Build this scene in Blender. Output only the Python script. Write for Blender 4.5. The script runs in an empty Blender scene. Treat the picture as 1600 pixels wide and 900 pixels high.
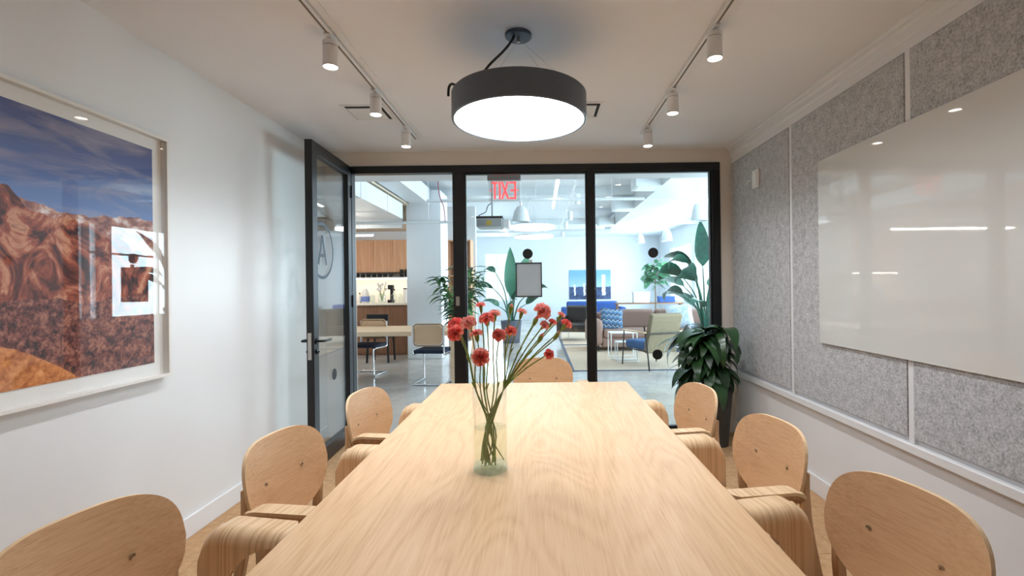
import bpy, bmesh, math, random
from mathutils import Vector, Matrix
random.seed(7)
PI = math.pi
S = bpy.context.scene
C = S.collection

# ------------------------------------------------------------------ camera
E = 1.36                      # eye height
F, VX, VY, ROLL = 750.0, 843.0, 449.0, 0.012
cd = bpy.data.cameras.new('camera'); cam = bpy.data.objects.new('camera', cd); C.objects.link(cam)
cd.sensor_width = 36; cd.lens = 36 * F / 1600; cd.clip_start = 0.05; cd.clip_end = 200
cd.shift_x = (800 - VX) / 1600; cd.shift_y = (VY - 450) / 1600
cr, sr = math.cos(ROLL), math.sin(ROLL)
cam.matrix_world = Matrix(((cr, sr, 0, 0), (0, 0, -1, 0), (-sr, cr, 0, E), (0, 0, 0, 1)))
S.camera = cam

def at(px, py, Y):
    """world point at depth Y seen at a pixel of the 1600x900 frame"""
    a = (px - VX) / F * Y; b = (VY - py) / F * Y
    return Vector((a * cr + b * sr, Y, E + b * cr - a * sr))

# ------------------------------------------------------------------ world / view
w = bpy.data.worlds.new('world'); S.world = w; w.use_nodes = True
bg = w.node_tree.nodes['Background']; bg.inputs[0].default_value = (0.80, 0.90, 1.0, 1); bg.inputs[1].default_value = 1.5
S.view_settings.view_transform = 'Standard'; S.view_settings.look = 'None'
S.view_settings.exposure = 0.42; S.view_settings.gamma = 1.0; S.view_settings.use_curve_mapping = False
S.cycles.max_bounces = 12; S.cycles.diffuse_bounces = 5; S.cycles.glossy_bounces = 4
S.cycles.transparent_max_bounces = 24; S.cycles.caustics_reflective = False; S.cycles.caustics_refractive = False

def area_light(name, loc, sx, sy, power, col, rot):
    l = bpy.data.lights.new(name, 'AREA'); l.shape = 'RECTANGLE'; l.size = sx; l.size_y = sy
    l.energy = power; l.color = col
    o = bpy.data.objects.new(name, l); C.objects.link(o); o.location = loc; o.rotation_euler = rot
    return o
# daylight through the tall lounge windows (right side wall, then the far wall)
WIN_R = [(4.95, 7.65), (9.05, 9.68), (9.95, 12.5), (12.9, 15.4), (15.8, 18.3)]  # first span is an unseen window added to light the lounge front
for (a, b) in WIN_R:
    area_light('window_daylight', (5.35, (a + b) / 2, 1.8), b - a, 2.0, 54 * (b - a) * 2.0, (0.72, 0.88, 1.0), (0, PI / 2, 0)).rotation_euler = (PI / 2, 0, PI / 2)
area_light('window_daylight', (-1.75, 20.35, 1.9), 1.0, 2.2, 95, (0.76, 0.90, 1.0), (-PI / 2, 0, 0))

# ------------------------------------------------------------------ materials
def lin(c):
    def f(v):
        v /= 255.0
        return v / 12.92 if v <= 0.04045 else ((v + 0.055) / 1.055) ** 2.4
    return (f(c[0]), f(c[1]), f(c[2]), 1)

class NT:
    def __init__(s, name):
        s.m = bpy.data.materials.new(name); s.m.use_nodes = True
        s.t = s.m.node_tree; s.b = s.t.nodes['Principled BSDF']; s.out = s.t.nodes['Material Output']
    def n(s, typ, ins=None, **kw):
        x = s.t.nodes.new(typ)
        for k, v in kw.items(): setattr(x, k, v)
        for k, v in (ins or {}).items(): s.put(x.inputs[k], v)
        return x
    def put(s, sock, v):
        if isinstance(v, bpy.types.NodeSocket): s.t.links.new(v, sock)
        elif isinstance(v, bpy.types.Node): s.t.links.new(v.outputs[0], sock)
        else: sock.default_value = v
    def set(s, **kw):
        for k, v in kw.items(): s.put(s.b.inputs[k.replace('_', ' ')], v)
        return s
    def coord(s, scale=(1, 1, 1), loc=(0, 0, 0), kind='Object'):
        tc = s.n('ShaderNodeTexCoord')
        return s.n('ShaderNodeMapping', {'Vector': tc.outputs[kind], 'Scale': scale, 'Location': loc})
    def noise(s, vec, scale, detail=4, rough=0.5, dist=0.0):
        return s.n('ShaderNodeTexNoise', {'Vector': vec, 'Scale': scale, 'Detail': detail, 'Roughness': rough, 'Distortion': dist}).outputs[0]
    def math(s, op, a, b=0.0, c=0.0):
        x = s.n('ShaderNodeMath', operation=op); s.put(x.inputs[0], a); s.put(x.inputs[1], b); s.put(x.inputs[2], c)
        return x.outputs[0]
    def ramp(s, fac, stops):
        x = s.n('ShaderNodeValToRGB', {'Fac': fac}); e = x.color_ramp.elements
        while len(e) < len(stops): e.new(0.5)
        for i, (p, c) in enumerate(stops): e[i].position = p; e[i].color = c if len(c) == 4 else (*c, 1)
        return x.outputs[0]
    def mix(s, fac, a, b, mode='MIX'):
        x = s.n('ShaderNodeMix', data_type='RGBA', blend_type=mode)
        s.put(x.inputs[0], fac); s.put(x.inputs[6], a); s.put(x.inputs[7], b)
        return x.outputs[2]
    def bump(s, h, strength=0.2, dist=0.002):
        x = s.n('ShaderNodeBump', {'Height': h, 'Strength': strength, 'Distance': dist})
        s.put(s.b.inputs['Normal'], x.outputs[0]); return s

def plain(name, rgb, rough=0.5, metal=0.0, spec=0.5, var=0.04, vs=30.0, bump=0.0):
    k = NT(name); c = lin(rgb)
    v = k.noise(k.coord(), vs, 3)
    lo = tuple(max(0, x * (1 - var)) for x in c[:3]) + (1,); hi = tuple(min(1, x * (1 + var)) for x in c[:3]) + (1,)
    k.set(Base_Color=k.ramp(v, [(0.3, lo), (0.7, hi)]), Roughness=rough, Metallic=metal)
    k.b.inputs['Specular IOR Level'].default_value = spec
    if bump: k.bump(v, bump)
    return k.m

def emit(name, rgb, strength):
    k = NT(name); c = lin(rgb)
    k.set(Base_Color=c, Emission_Color=c, Emission_Strength=strength, Roughness=0.5); return k.m

def glass(name, tint=(1, 1, 1, 1), ior=1.45, rough=0.0):
    k = NT(name)
    tr = k.n('ShaderNodeBsdfTransparent', {'Color': tint}); gl = k.n('ShaderNodeBsdfGlossy', {'Roughness': rough, 'Color': (1, 1, 1, 1)})
    fr = k.n('ShaderNodeFresnel', {'IOR': ior})
    # entering and leaving a thin pane reflect alike: use the same index on both sides
    geo = k.n('ShaderNodeNewGeometry')
    iorn = k.math('ADD', k.math('MULTIPLY', geo.outputs['Backfacing'], 1.0 / ior - ior), ior)
    k.put(fr.inputs['IOR'], iorn)
    mx = k.n('ShaderNodeMixShader', {0: fr.outputs[0], 1: tr.outputs[0], 2: gl.outputs[0]})
    k.t.links.new(mx.outputs[0], k.out.inputs[0]); return k.m

def wood(name, lo, mid, hi, axis='y', ring=26.0, wide=5.0, long=0.45, rough=0.42, bands=0.0, fine=1.0, fig=0.3):
    """grain along an object axis: contour figure of a stretched noise + fine pores"""
    k = NT(name)
    sc = {'x': (long, wide, wide), 'y': (wide, long, wide), 'z': (wide, wide, long), 's': (wide, long, long)}[axis]
    fs = {'x': (7, 190, 190), 'y': (190, 7, 190), 'z': (190, 190, 7), 's': (160, 2, 2)}[axis]
    base = k.coord(sc)
    v = k.noise(base, 1.0, 2, 0.45, 0.4)
    if bands:
        tc = k.n('ShaderNodeTexCoord'); sp = k.n('ShaderNodeSeparateXYZ', {0: tc.outputs['Object']})
        b = k.math('FLOOR', k.math('DIVIDE', sp.outputs['X'], bands))
        wn = k.n('ShaderNodeTexWhiteNoise', {'W': b}, noise_dimensions='1D').outputs[0]
        off = k.n('ShaderNodeCombineXYZ', {1: k.math('MULTIPLY', wn, 7.0)})
        vec = k.n('ShaderNodeVectorMath', {0: base.outputs[0], 1: off.outputs[0]}, operation='ADD')
        v = k.noise(vec.outputs[0], 1.0, 2, 0.45, 0.5)
    r = k.math('FRACT', k.math('MULTIPLY', v, ring))
    r = k.math('ABSOLUTE', k.math('SUBTRACT', k.math('MULTIPLY', r, 2.0), 1.0))
    f = k.noise(k.coord(fs), 1.0, 3, 0.6)
    g = k.math('ADD', k.math('MULTIPLY', r, fig), k.math('MULTIPLY', f, (1 - fig) * fine))
    col = k.ramp(g, [(0.15, lin(lo)), (0.5, lin(mid)), (0.85, lin(hi))])
    if bands:
        col = k.mix(k.math('MULTIPLY', wn, 0.16), col, lin(lo))
    k.set(Base_Color=col, Roughness=rough).bump(f, 0.06, 0.001)
    k.b.inputs['Specular IOR Level'].default_value = 0.35
    return k.m

M = {}
M['wall'] = plain('white_semigloss_paint', (231, 231, 231), 0.30, var=0.012, vs=3, spec=0.35)
M['wall_r'] = plain('warm_white_paint', (227, 228, 230), 0.5, var=0.012, vs=3, spec=0.3)
M['wall_front'] = plain('beige_white_paint', (226, 218, 208), 0.6, var=0.015, vs=3, spec=0.3)
M['ceil'] = plain('ceiling_paint', (236, 237, 240), 0.7, var=0.012, vs=2, spec=0.2)
M['trim'] = plain('white_trim_paint', (230, 230, 231), 0.35, var=0.01, vs=5)
M['lounge_white'] = plain('lounge_white_paint', (228, 232, 236), 0.6, var=0.015, vs=2)
M['kitchen_ceiling'] = plain('kitchen_cream_paint', (222, 208, 186), 0.6, var=0.015, vs=2)
M['duct'] = plain('white_duct_enamel', (222, 228, 232), 0.45, var=0.02, vs=3)
M['black_metal'] = plain('black_powder_coat', (13, 14, 17), 0.33, var=0.1)
M['black_soft'] = plain('black_plastic', (18, 18, 20), 0.5, var=0.1)
M['steel'] = plain('brushed_steel', (190, 186, 180), 0.3, 1.0, var=0.05)
M['chrome'] = plain('chrome', (225, 228, 232), 0.08, 1.0, var=0.01)
M['white_plastic'] = plain('white_plastic', (232, 230, 226), 0.4, var=0.01)
M['white_lamp'] = plain('white_lamp_enamel', (231, 231, 232), 0.35, var=0.01)
M['lamp_grey'] = plain('charcoal_lamp_enamel', (84, 94, 106), 0.42, var=0.05)
M['canopy'] = plain('blue_grey_steel', (74, 86, 98), 0.35, 0.4, var=0.08)
M['gap'] = plain('dark_gap', (30, 28, 26), 0.8, var=0.1)
M['seam'] = plain('grey_seam', (120, 114, 108), 0.7, var=0.05)
M['glass'] = glass('clear_pane', (0.97, 0.99, 0.985, 1), 1.45)
M['picture_glass'] = glass('picture_glazing', (1, 1, 1, 1), 1.27)
M['vase_glass'] = glass('vase_glass', (0.965, 0.985, 0.98, 1), 1.52)
M['vase_base'] = glass('vase_base_glass', (0.86, 0.94, 0.93, 1), 1.5)
M['water'] = glass('water', (0.965, 0.98, 0.93, 1), 1.33)
M['table'] = wood('oak_table_veneer', (204, 162, 118), (227, 189, 146), (236, 204, 166), 'y', 17, 3.0, 0.75, 0.36, bands=0.203, fig=.20)
M['ply'] = wood('oak_plywood_face', (184, 142, 102), (206, 165, 124), (218, 180, 140), 'y', 6, 8, 0.6, 0.42, fig=.14)
M['ply_arm'] = wood('ash_plywood_striped', (186, 148, 106), (220, 188, 148), (238, 212, 178), 's', 4, 34, 0.2, 0.4, fig=.35)
M['ply_edge'] = plain('plywood_edge', (230, 200, 160), 0.5, var=0.08, vs=60)
M['leg_wood'] = wood('oak_solid', (186, 146, 106), (212, 174, 132), (224, 190, 150), 'z', 8, 12, 0.5, 0.45)
M['cab_wood'] = wood('walnut_toned_cabinet', (178, 130, 98), (202, 156, 122), (214, 170, 136), 'z', 6, 5, 0.4, 0.5)
M['bar_wood'] = wood('dark_oak_counter_front', (112, 78, 58), (134, 96, 72), (150, 110, 84), 'z', 8, 7, 0.4, 0.5)
M['lounge_table'] = wood('pale_oak_communal_table', (214, 182, 144), (228, 198, 162), (236, 210, 178), 'x', 8, 4, 0.5, 0.45)
M['counter'] = plain('white_stone_counter', (238, 228, 214), 0.25, var=0.02)
M['dot'] = plain('black_vinyl_dot', (20, 22, 24), 0.6, var=0.1)
M['decal'] = plain('grey_vinyl_decal', (66, 82, 96), 0.6, var=0.05)
M['paper'] = plain('grey_paper_back', (196, 196, 198), 0.8, var=0.02, vs=8)
M['whiteboard'] = plain('white_glass_board', (214, 215, 212), 0.03, var=0.005, vs=2, spec=0.6)
M['mat'] = plain('white_mat_board', (232, 230, 226), 0.7, var=0.01)
M['frame_white'] = plain('white_lacquered_frame', (230, 226, 220), 0.35, var=0.015)
M['navy'] = plain('navy_upholstery', (24, 34, 58), 0.8, var=0.15, vs=120)
M['cane'] = plain('woven_cane', (214, 180, 146), 0.6, var=0.12, vs=300, bump=0.3)
M['cane_frame'] = plain('bent_beech', (176, 146, 116), 0.45, var=0.06)
M['sofa'] = plain('mauve_brown_fabric', (150, 122, 112), 0.9, var=0.10, vs=120, bump=0.2)
M['chair_beige'] = plain('olive_beige_fabric', (142, 128, 104), 0.9, var=0.10, vs=140, bump=0.2)
M['blue_cushion'] = plain('blue_seat_fabric', (62, 104, 158), 0.9, var=0.10, vs=120)
M['blue_sofa'] = plain('royal_blue_fabric', (46, 84, 150), 0.9, var=0.10, vs=80)
M['black_leather'] = plain('black_leather', (26, 26, 30), 0.4, var=0.15)
M['rug'] = plain('oat_rug_pile', (196, 178, 158), 0.95, var=0.06, vs=90, bump=0.4)
M['rug_edge'] = plain('slate_rug_binding', (84, 96, 116), 0.9, var=0.06)
M['pot_grey'] = plain('charcoal_planter', (58, 60, 60), 0.6, var=0.08, vs=20)
M['pot_slate'] = plain('slate_planter', (70, 82, 100), 0.6, var=0.06, vs=20)
M['soil'] = plain('potting_soil', (52, 38, 28), 0.95, var=0.3, vs=60)
M['white_metal'] = plain('white_powder_coat', (236, 238, 240), 0.4, var=0.01)
M['red_wire'] = plain('red_cable', (150, 60, 74), 0.6)
M['screw'] = plain('zinc_screw', (168, 148, 122), 0.3, 0.6, var=0.1)
M['mug'] = plain('black_glaze', (22, 20, 20), 0.25, var=0.1)
M['label_blue'] = plain('blue_label', (110, 130, 196), 0.6)
M['label_yellow'] = plain('yellow_label', (196, 170, 70), 0.6)
M['projector'] = plain('grey_projector_shell', (168, 172, 174), 0.5, var=0.03)
M['grey_bar'] = plain('grey_aluminium', (150, 156, 162), 0.4, 0.3, var=0.04)
M['lens'] = emit('spot_lens_glow', (255, 248, 236), 14)
M['diffuser'] = emit('pendant_diffuser_glow', (240, 246, 255), 12.2)
M['disc_glow'] = emit('disc_lamp_glow', (255, 255, 255), 6)
M['linear_glow'] = emit('linear_lamp_glow', (255, 246, 232), 45)
M['strip_glow'] = emit('under_cabinet_glow', (255, 236, 214), 22)
M['exit_red'] = emit('exit_letter_red', (255, 84, 88), 1.0)
M['stem_green'] = plain('flower_stem', (134, 152, 78), 0.5, var=0.25, vs=60)
M['calyx'] = plain('flower_calyx', (134, 158, 72), 0.5, var=0.15, vs=60)
M['bark'] = plain('plant_bark', (110, 92, 70), 0.8, var=0.2, vs=40)

def leaf_mat(name, lo, hi, rough=0.35):
    k = NT(name); v = k.noise(k.coord(), 14, 3); oi = k.n('ShaderNodeObjectInfo')
    f = k.math('ADD', k.math('MULTIPLY', v, 0.6), k.math('MULTIPLY', oi.outputs['Random'], 0.4))
    k.set(Base_Color=k.ramp(f, [(0.25, lin(lo)), (0.75, lin(hi))]), Roughness=rough)
    return k.m
M['leaf_dark'] = leaf_mat('dark_glossy_leaf', (18, 40, 22), (48, 84, 44), 0.28)
M['leaf_palm'] = leaf_mat('palm_leaf', (28, 74, 48), (84, 136, 72))
M['leaf_bop'] = leaf_mat('banana_leaf', (10, 62, 50), (34, 112, 88))
M['leaf_fig'] = leaf_mat('fig_leaf', (34, 104, 78), (112, 172, 132))

k = NT('coral_petals'); v = k.noise(k.coord(), 70, 3); oi = k.n('ShaderNodeObjectInfo')
f = k.math('ADD', k.math('MULTIPLY', v, 0.7), k.math('MULTIPLY', oi.outputs['Random'], 0.3))
k.set(Base_Color=k.ramp(f, [(0.25, lin((244, 92, 88))), (0.45, lin((255, 150, 138))), (0.72, lin((255, 208, 196)))]), Roughness=0.6)
def translucent(k, col, amount):
    t_ = k.n('ShaderNodeBsdfTranslucent', {'Color': col}); mx = k.n('ShaderNodeMixShader', {0: amount, 1: k.b.outputs[0], 2: t_.outputs[0]})
    k.t.links.new(mx.outputs[0], k.out.inputs[0])
translucent(k, k.b.inputs['Base Color'].links[0].from_socket, 0.5)
M['petal'] = k.m
k = NT('thin_grey_paper'); v = k.noise(k.coord(), 8, 3)
k.set(Base_Color=k.ramp(v, [(.3, lin((206, 206, 208))), (.7, lin((216, 216, 218)))]), Roughness=.8); translucent(k, lin((220, 220, 224)), 0.45); M['paper'] = k.m

k = NT('grey_felt'); c0 = k.coord(); a = k.noise(c0, 90, 6, 0.7); b = k.noise(c0, 22, 4, 0.6)
f = k.math('ADD', k.math('MULTIPLY', a, 0.7), k.math('MULTIPLY', b, 0.3))
k.set(Base_Color=k.ramp(f, [(0.36, lin((140, 141, 143))), (0.5, lin((186, 187, 189))), (0.64, lin((216, 217, 219)))]), Roughness=0.95).bump(a, 0.5, 0.003)
M['felt'] = k.m

k = NT('cork_carpet'); c0 = k.coord(); a = k.noise(c0, 260, 4, 0.7); b = k.noise(c0, 25, 3)
f = k.math('ADD', k.math('MULTIPLY', a, 0.75), k.math('MULTIPLY', b, 0.25))
k.set(Base_Color=k.ramp(f, [(0.34, lin((150, 112, 74))), (0.5, lin((190, 150, 108))), (0.66, lin((212, 176, 136)))]), Roughness=0.9).bump(a, 0.3, 0.002)
M['cork'] = k.m

k = NT('polished_concrete'); c0 = k.coord(); a = k.noise(c0, 1.3, 6, 0.6, 0.6); b = k.noise(c0, 14, 5, 0.6)
f = k.math('ADD', k.math('MULTIPLY', a, 0.7), k.math('MULTIPLY', b, 0.3))
k.set(Base_Color=k.ramp(f, [(0.32, lin((166, 163, 158))), (0.5, lin((190, 187, 182))), (0.7, lin((208, 206, 203)))]), Roughness=0.16)
M['concrete'] = k.m

# blue-white patterned cushion
k = NT('blue_chevron_fabric'); c0 = k.coord((1, 1, 1)); sp = k.n('ShaderNodeSeparateXYZ', {0: c0.outputs[0]})
zz = k.math('PINGPONG', sp.outputs['X'], 0.05)
st = k.math('FRACT', k.math('MULTIPLY', k.math('ADD', sp.outputs['Z'], zz), 9.0))
k.set(Base_Color=k.ramp(st, [(0.0, lin((66, 104, 142))), (0.62, lin((84, 126, 164))), (0.66, lin((226, 232, 240))), (0.8, lin((44, 60, 84)))]), Roughness=0.9)
M['chevron'] = k.m
k = NT('marbled_fabric'); v = k.noise(k.coord(), 9, 5, 0.6, 1.5)
k.set(Base_Color=k.ramp(v, [(0.4, lin((176, 200, 226))), (0.55, lin((222, 234, 244)))]), Roughness=0.9)
M['marbled'] = k.m

# desert landscape print: object Y is width, Z is height (origin at lower edge of print)
k = NT('desert_landscape_print'); c0 = k.coord(); sp = k.n('ShaderNodeSeparateXYZ', {0: c0.outputs[0]})
Yc, Zc = sp.outputs['Y'], sp.outputs['Z']
cl = k.noise(k.coord((1, 1.6, 6.5)), 1.6, 6, 0.62, 0.5)
sky = k.mix(k.math('MULTIPLY_ADD', Zc, 2.2, -1.5), lin((112, 138, 190)), lin((74, 78, 126)))
sky = k.mix(k.ramp(cl, [(0.46, (0, 0, 0)), (0.72, (0.72, 0.72, 0.72))]), sky, lin((176, 166, 174)))
fold = k.noise(k.coord((1, 2.2, 1.6), (3, 0, 0)), 3.2, 8, 0.62, 1.4)
rock = k.ramp(fold, [(0.36, lin((22, 18, 24))), (0.45, lin((84, 42, 36))), (0.54, lin((164, 86, 62))), (0.62, lin((208, 150, 118))), (0.72, lin((120, 66, 56)))])
far = k.ramp(k.noise(k.coord((1, 3, 5)), 4, 6, 0.6), [(0.38, lin((112, 70, 72))), (0.52, lin((176, 122, 104))), (0.66, lin((232, 220, 216)))])
scrub = k.ramp(k.noise(c0, 34, 6, 0.75), [(0.38, lin((44, 26, 30))), (0.5, lin((122, 68, 58))), (0.64, lin((184, 122, 98)))])
mound = k.ramp(k.noise(c0, 26, 6, 0.7), [(0.36, lin((158, 84, 42))), (0.55, lin((214, 138, 80))), (0.7, lin((236, 172, 116)))])
def mask(h, amp, sc, seed):
    n_ = k.noise(k.coord((1, 1, 0.0), (seed, seed * 0.7, 0)), sc, 5, 0.55)
    hh = k.math('ADD', h, k.math('MULTIPLY', k.math('SUBTRACT', n_, 0.5), amp))
    return k.math('LESS_THAN', Zc, hh)
col = k.mix(mask(0.70, 0.12, 5, 1.3), sky, far)
col = k.mix(mask(k.math('MULTIPLY_ADD', Yc, -0.26, 0.98), 0.22, 5.0, 4.1), col, rock)
col = k.mix(mask(0.33, 0.12, 4.0, 9.7), col, scrub)
md = k.math('SUBTRACT', 0.215, k.math('MULTIPLY', k.math('POWER', k.math('ABSOLUTE', k.math('SUBTRACT', Yc, 0.70)), 2.0), 0.72))
col = k.mix(mask(md, 0.04, 6, 2.2), col, mound)
k.set(Base_Color=col, Roughness=0.5); k.b.inputs['Specular IOR Level'].default_value = 0.2
M['print'] = k.m

k = NT('steam_coast_print'); c0 = k.coord(); sp = k.n('ShaderNodeSeparateXYZ', {0: c0.outputs[0]}); X_, Z_ = sp.outputs['X'], sp.outputs['Z']
sky = k.mix(k.math('MULTIPLY', Z_, 1.0), lin((206, 226, 244)), lin((120, 172, 224)))
hill = k.ramp(k.noise(c0, 8, 5, 0.7), [(0.4, lin((34, 44, 78))), (0.6, lin((70, 96, 142)))])
n_ = k.noise(k.coord((1, 0, 0)), 2.0, 3)
col = k.mix(k.math('LESS_THAN', Z_, k.math('MULTIPLY_ADD', n_, 0.25, 0.40)), sky, hill)
wob = k.math('MULTIPLY', k.math('SUBTRACT', k.noise(k.coord((0, 0, 1)), 6, 3), 0.5), 0.12)
for xc, top, wd in ((0.22, 0.62, 0.035), (0.62, 0.66, 0.04), (1.42, 1.02, 0.075)):
    d = k.math('ABSOLUTE', k.math('SUBTRACT', k.math('ADD', X_, wob), xc))
    m_ = k.math('MULTIPLY', k.math('LESS_THAN', d, wd), k.math('MULTIPLY', k.math('LESS_THAN', Z_, top), k.math('GREATER_THAN', Z_, 0.16)))
    col = k.mix(m_, col, lin((240, 240, 244)))
k.set(Base_Color=col, Roughness=0.5); M['print2'] = k.m

# ------------------------------------------------------------------ mesh helpers
class MB:
    def __init__(s): s.v = []; s.f = []; s.mi = []
    def add(s, vs, fs, mi=0):
        o = len(s.v); s.v += [tuple(p) for p in vs]; s.f += [tuple(i + o for i in f) for f in fs]; s.mi += [mi] * len(fs); return s
    def box(s, x0, x1, y0, y1, z0, z1, mi=0, mat=None):
        p = [Vector((x, y, z)) for x in (x0, x1) for y in (y0, y1) for z in (z0, z1)]
        if mat: p = [mat @ q for q in p]
        return s.add(p, [(0, 1, 3, 2), (4, 6, 7, 5), (0, 4, 5, 1), (2, 3, 7, 6), (0, 2, 6, 4), (1, 5, 7, 3)], mi)
    def bar(s, a, b, wd, th, up=(0, 0, 1), mi=0):
        a, b = Vector(a), Vector(b); d = (b - a).normalized(); u = Vector(up)
        if abs(d.dot(u)) > 0.95: u = Vector((0, 1, 0))
        r = d.cross(u).normalized(); u = r.cross(d)
        p = [q + r * (i * wd / 2) + u * (j * th / 2) for q in (a, b) for i in (-1, 1) for j in (-1, 1)]
        return s.add(p, [(0, 1, 3, 2), (4, 6, 7, 5), (0, 4, 5, 1), (2, 3, 7, 6), (0, 2, 6, 4), (1, 5, 7, 3)], mi)
    def lathe(s, prof, n=32, c=(0, 0, 0), mi=0, cap=True):
        vs = []; fs = []
        for (r, z) in prof:
            for i in range(n):
                a = 2 * PI * i / n; vs.append((c[0] + r * math.cos(a), c[1] + r * math.sin(a), c[2] + z))
        for j in range(len(prof) - 1):
            for i in range(n):
                i2 = (i + 1) % n; fs.append((j * n + i, j * n + i2, (j + 1) * n + i2, (j + 1) * n + i))
        if cap:
            fs.append(tuple(range(n - 1, -1, -1))); fs.append(tuple((len(prof) - 1) * n + i for i in range(n)))
        return s.add(vs, fs, mi)
    def tube(s, pts, r, n=8, mi=0, closed=False):
        pts = [Vector(p) for p in pts]; m = len(pts); rs = r if isinstance(r, (list, tuple)) else [r] * m
        vs = []; fs = []; prev = None
        for i, p in enumerate(pts):
            if closed: d = (pts[(i + 1) % m] - pts[i - 1]).normalized()
            else: d = (pts[min(i + 1, m - 1)] - pts[max(i - 1, 0)]).normalized()
            if prev is None:
                u = Vector((0, 0, 1)) if abs(d.z) < 0.9 else Vector((1, 0, 0))
            else: u = prev
            u = (u - d * u.dot(d)).normalized(); prev = u; v = d.cross(u)
            for q in range(n):
                a = 2 * PI * q / n; vs.append(p + (u * math.cos(a) + v * math.sin(a)) * rs[i])
        for j in range(m if closed else m - 1):
            j2 = (j + 1) % m
            for q in range(n):
                q2 = (q + 1) % n; fs.append((j * n + q, j * n + q2, j2 * n + q2, j2 * n + q))
        if not closed: fs.append(tuple(range(n - 1, -1, -1))); fs.append(tuple((m - 1) * n + q for q in range(n)))
        return s.add(vs, fs, mi)
    def prism(s, outline, fn0, fn1, mi=0, edge_mi=None):
        """outline of 2-D points mapped by two functions to front and back skins"""
        n = len(outline); vs = [fn0(*p) for p in outline] + [fn1(*p) for p in outline]
        s.add(vs, [tuple(range(n)), tuple(range(2 * n - 1, n - 1, -1))], mi)
        o = len(s.v) - 2 * n
        for i in range(n):
            j = (i + 1) % n; s.f.append((o + i, o + n + i, o + n + j, o + j)); s.mi.append(mi if edge_mi is None else edge_mi)
        return s
    def build(s, name, mat, parent=None, loc=(0, 0, 0), rot=(0, 0, 0), smooth=False, bevel=0, seg=2, sub=0, angle=40):
        me = bpy.data.meshes.new(name); me.from_pydata(s.v, [], s.f)
        for m_ in (mat if isinstance(mat, (list, tuple)) else [mat]): me.materials.append(M[m_])
        if any(s.mi): me.polygons.foreach_set('material_index', s.mi)
        b = bmesh.new(); b.from_mesh(me); bmesh.ops.recalc_face_normals(b, faces=b.faces); b.to_mesh(me); b.free()
        if smooth or bevel:
            me.polygons.foreach_set('use_smooth', [True] * len(me.polygons)); me.set_sharp_from_angle(angle=math.radians(angle))
        o = bpy.data.objects.new(name, me); C.objects.link(o); o.location = loc; o.rotation_euler = rot
        if bevel:
            md = o.modifiers.new('bevel', 'BEVEL'); md.width = bevel; md.segments = seg; md.limit_method = 'ANGLE'; md.angle_limit = math.radians(35)
        if sub:
            md = o.modifiers.new('sub', 'SUBSURF'); md.levels = sub; md.render_levels = sub
        if parent: o.parent = parent
        return o

def box(name, x0, x1, y0, y1, z0, z1, mat, parent=None, bevel=0, seg=2, loc=(0, 0, 0)):
    return MB().box(x0, x1, y0, y1, z0, z1).build(name, mat, parent, loc, bevel=bevel, seg=seg)
def tag(o, label, cat, group=None, kind=None):
    o['label'] = label; o['category'] = cat
    if group: o['group'] = group
    if kind: o['kind'] = kind
    return o
def struct(o, label=None, cat=None):
    o['kind'] = 'structure'
    if label: o['label'] = label
    if cat: o['category'] = cat
    return o
def thing(name, label, cat, loc=(0, 0, 0), rz=0, group=None):
    o = bpy.data.objects.new(name, None); C.objects.link(o); o.location = loc; o.rotation_euler = (0, 0, rz); o.empty_display_size = 0.1
    return tag(o, label, cat, group)
def dup(root, label=None, parent=None):
    r = root.copy(); C.objects.link(r)
    if parent is not None: r.parent = parent
    if label: r['label'] = label
    for ch in list(root.children): dup(ch, None, r)
    return r
def rrect(w_, h_, r, n=6, cx=0, cy=0):
    out = []
    for (sx, sy, a0) in ((1, 1, 0), (-1, 1, PI / 2), (-1, -1, PI), (1, -1, 1.5 * PI)):
        for i in range(n + 1):
            a = a0 + PI / 2 * i / n
            out.append((cx + sx * (w_ / 2 - r) + r * math.cos(a), cy + sy * (h_ / 2 - r) + r * math.sin(a)))
    return out
def smoothpath(pts, k=4):
    """Catmull-Rom through points"""
    P = [Vector(p) for p in pts]; out = []
    for i in range(len(P) - 1):
        p0 = P[max(i - 1, 0)]; p1 = P[i]; p2 = P[i + 1]; p3 = P[min(i + 2, len(P) - 1)]
        for j in range(k):
            t = j / k
            out.append(0.5 * ((2 * p1) + (p2 - p0) * t + (2 * p0 - 5 * p1 + 4 * p2 - p3) * t * t + (3 * p1 - p0 - 3 * p2 + p3) * t ** 3))
    out.append(P[-1]); return out

# ------------------------------------------------------------------ meeting room shell
XL, XR, YB, YN, ZC = -1.965, 1.79, 4.42, -1.0, 2.62
YO = YB + 0.13                                    # outer face of the glazed wall
fl = struct(box('floor', XL - .1, XR + .1, YN - .1, YB + .02, -0.12, -0.006, 'seam'), 'brown cork floor of the meeting room', 'floor')
tile = MB().box(-.2492, .2492, -.2492, .2492, -0.006, 0); first = None
ny = 11; t = None
for j in range(ny):
    for i in range(8):
        x = XL + .22 + .5 * i; y = YB - .25 - .5 * j
        x0, x1 = max(x - .2492, XL), min(x + .2492, XR); y0 = max(y - .2492, YN)
        if x1 - x0 < 0.02: continue
        if x1 - x0 > .498 and y - y0 > .249:
            if first is None: first = tile.build('floor_tile', 'cork', fl); o = first
            else: o = first.copy(); C.objects.link(o)
            o.location = (x, y, 0)
        else: box('floor_tile', x0, x1, y0, min(y + .2492, YB), -0.006, 0, 'cork', fl)
struct(box('ceiling', XL - .1, XR + .1, YN - .1, YO, ZC, ZC + .1, 'ceil'), 'smooth white ceiling of the meeting room', 'ceiling')
struct(box('wall_left', XL - .1, XL, YN, YB, 0, ZC, 'wall'), 'white painted wall behind the framed photograph', 'wall')
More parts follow.
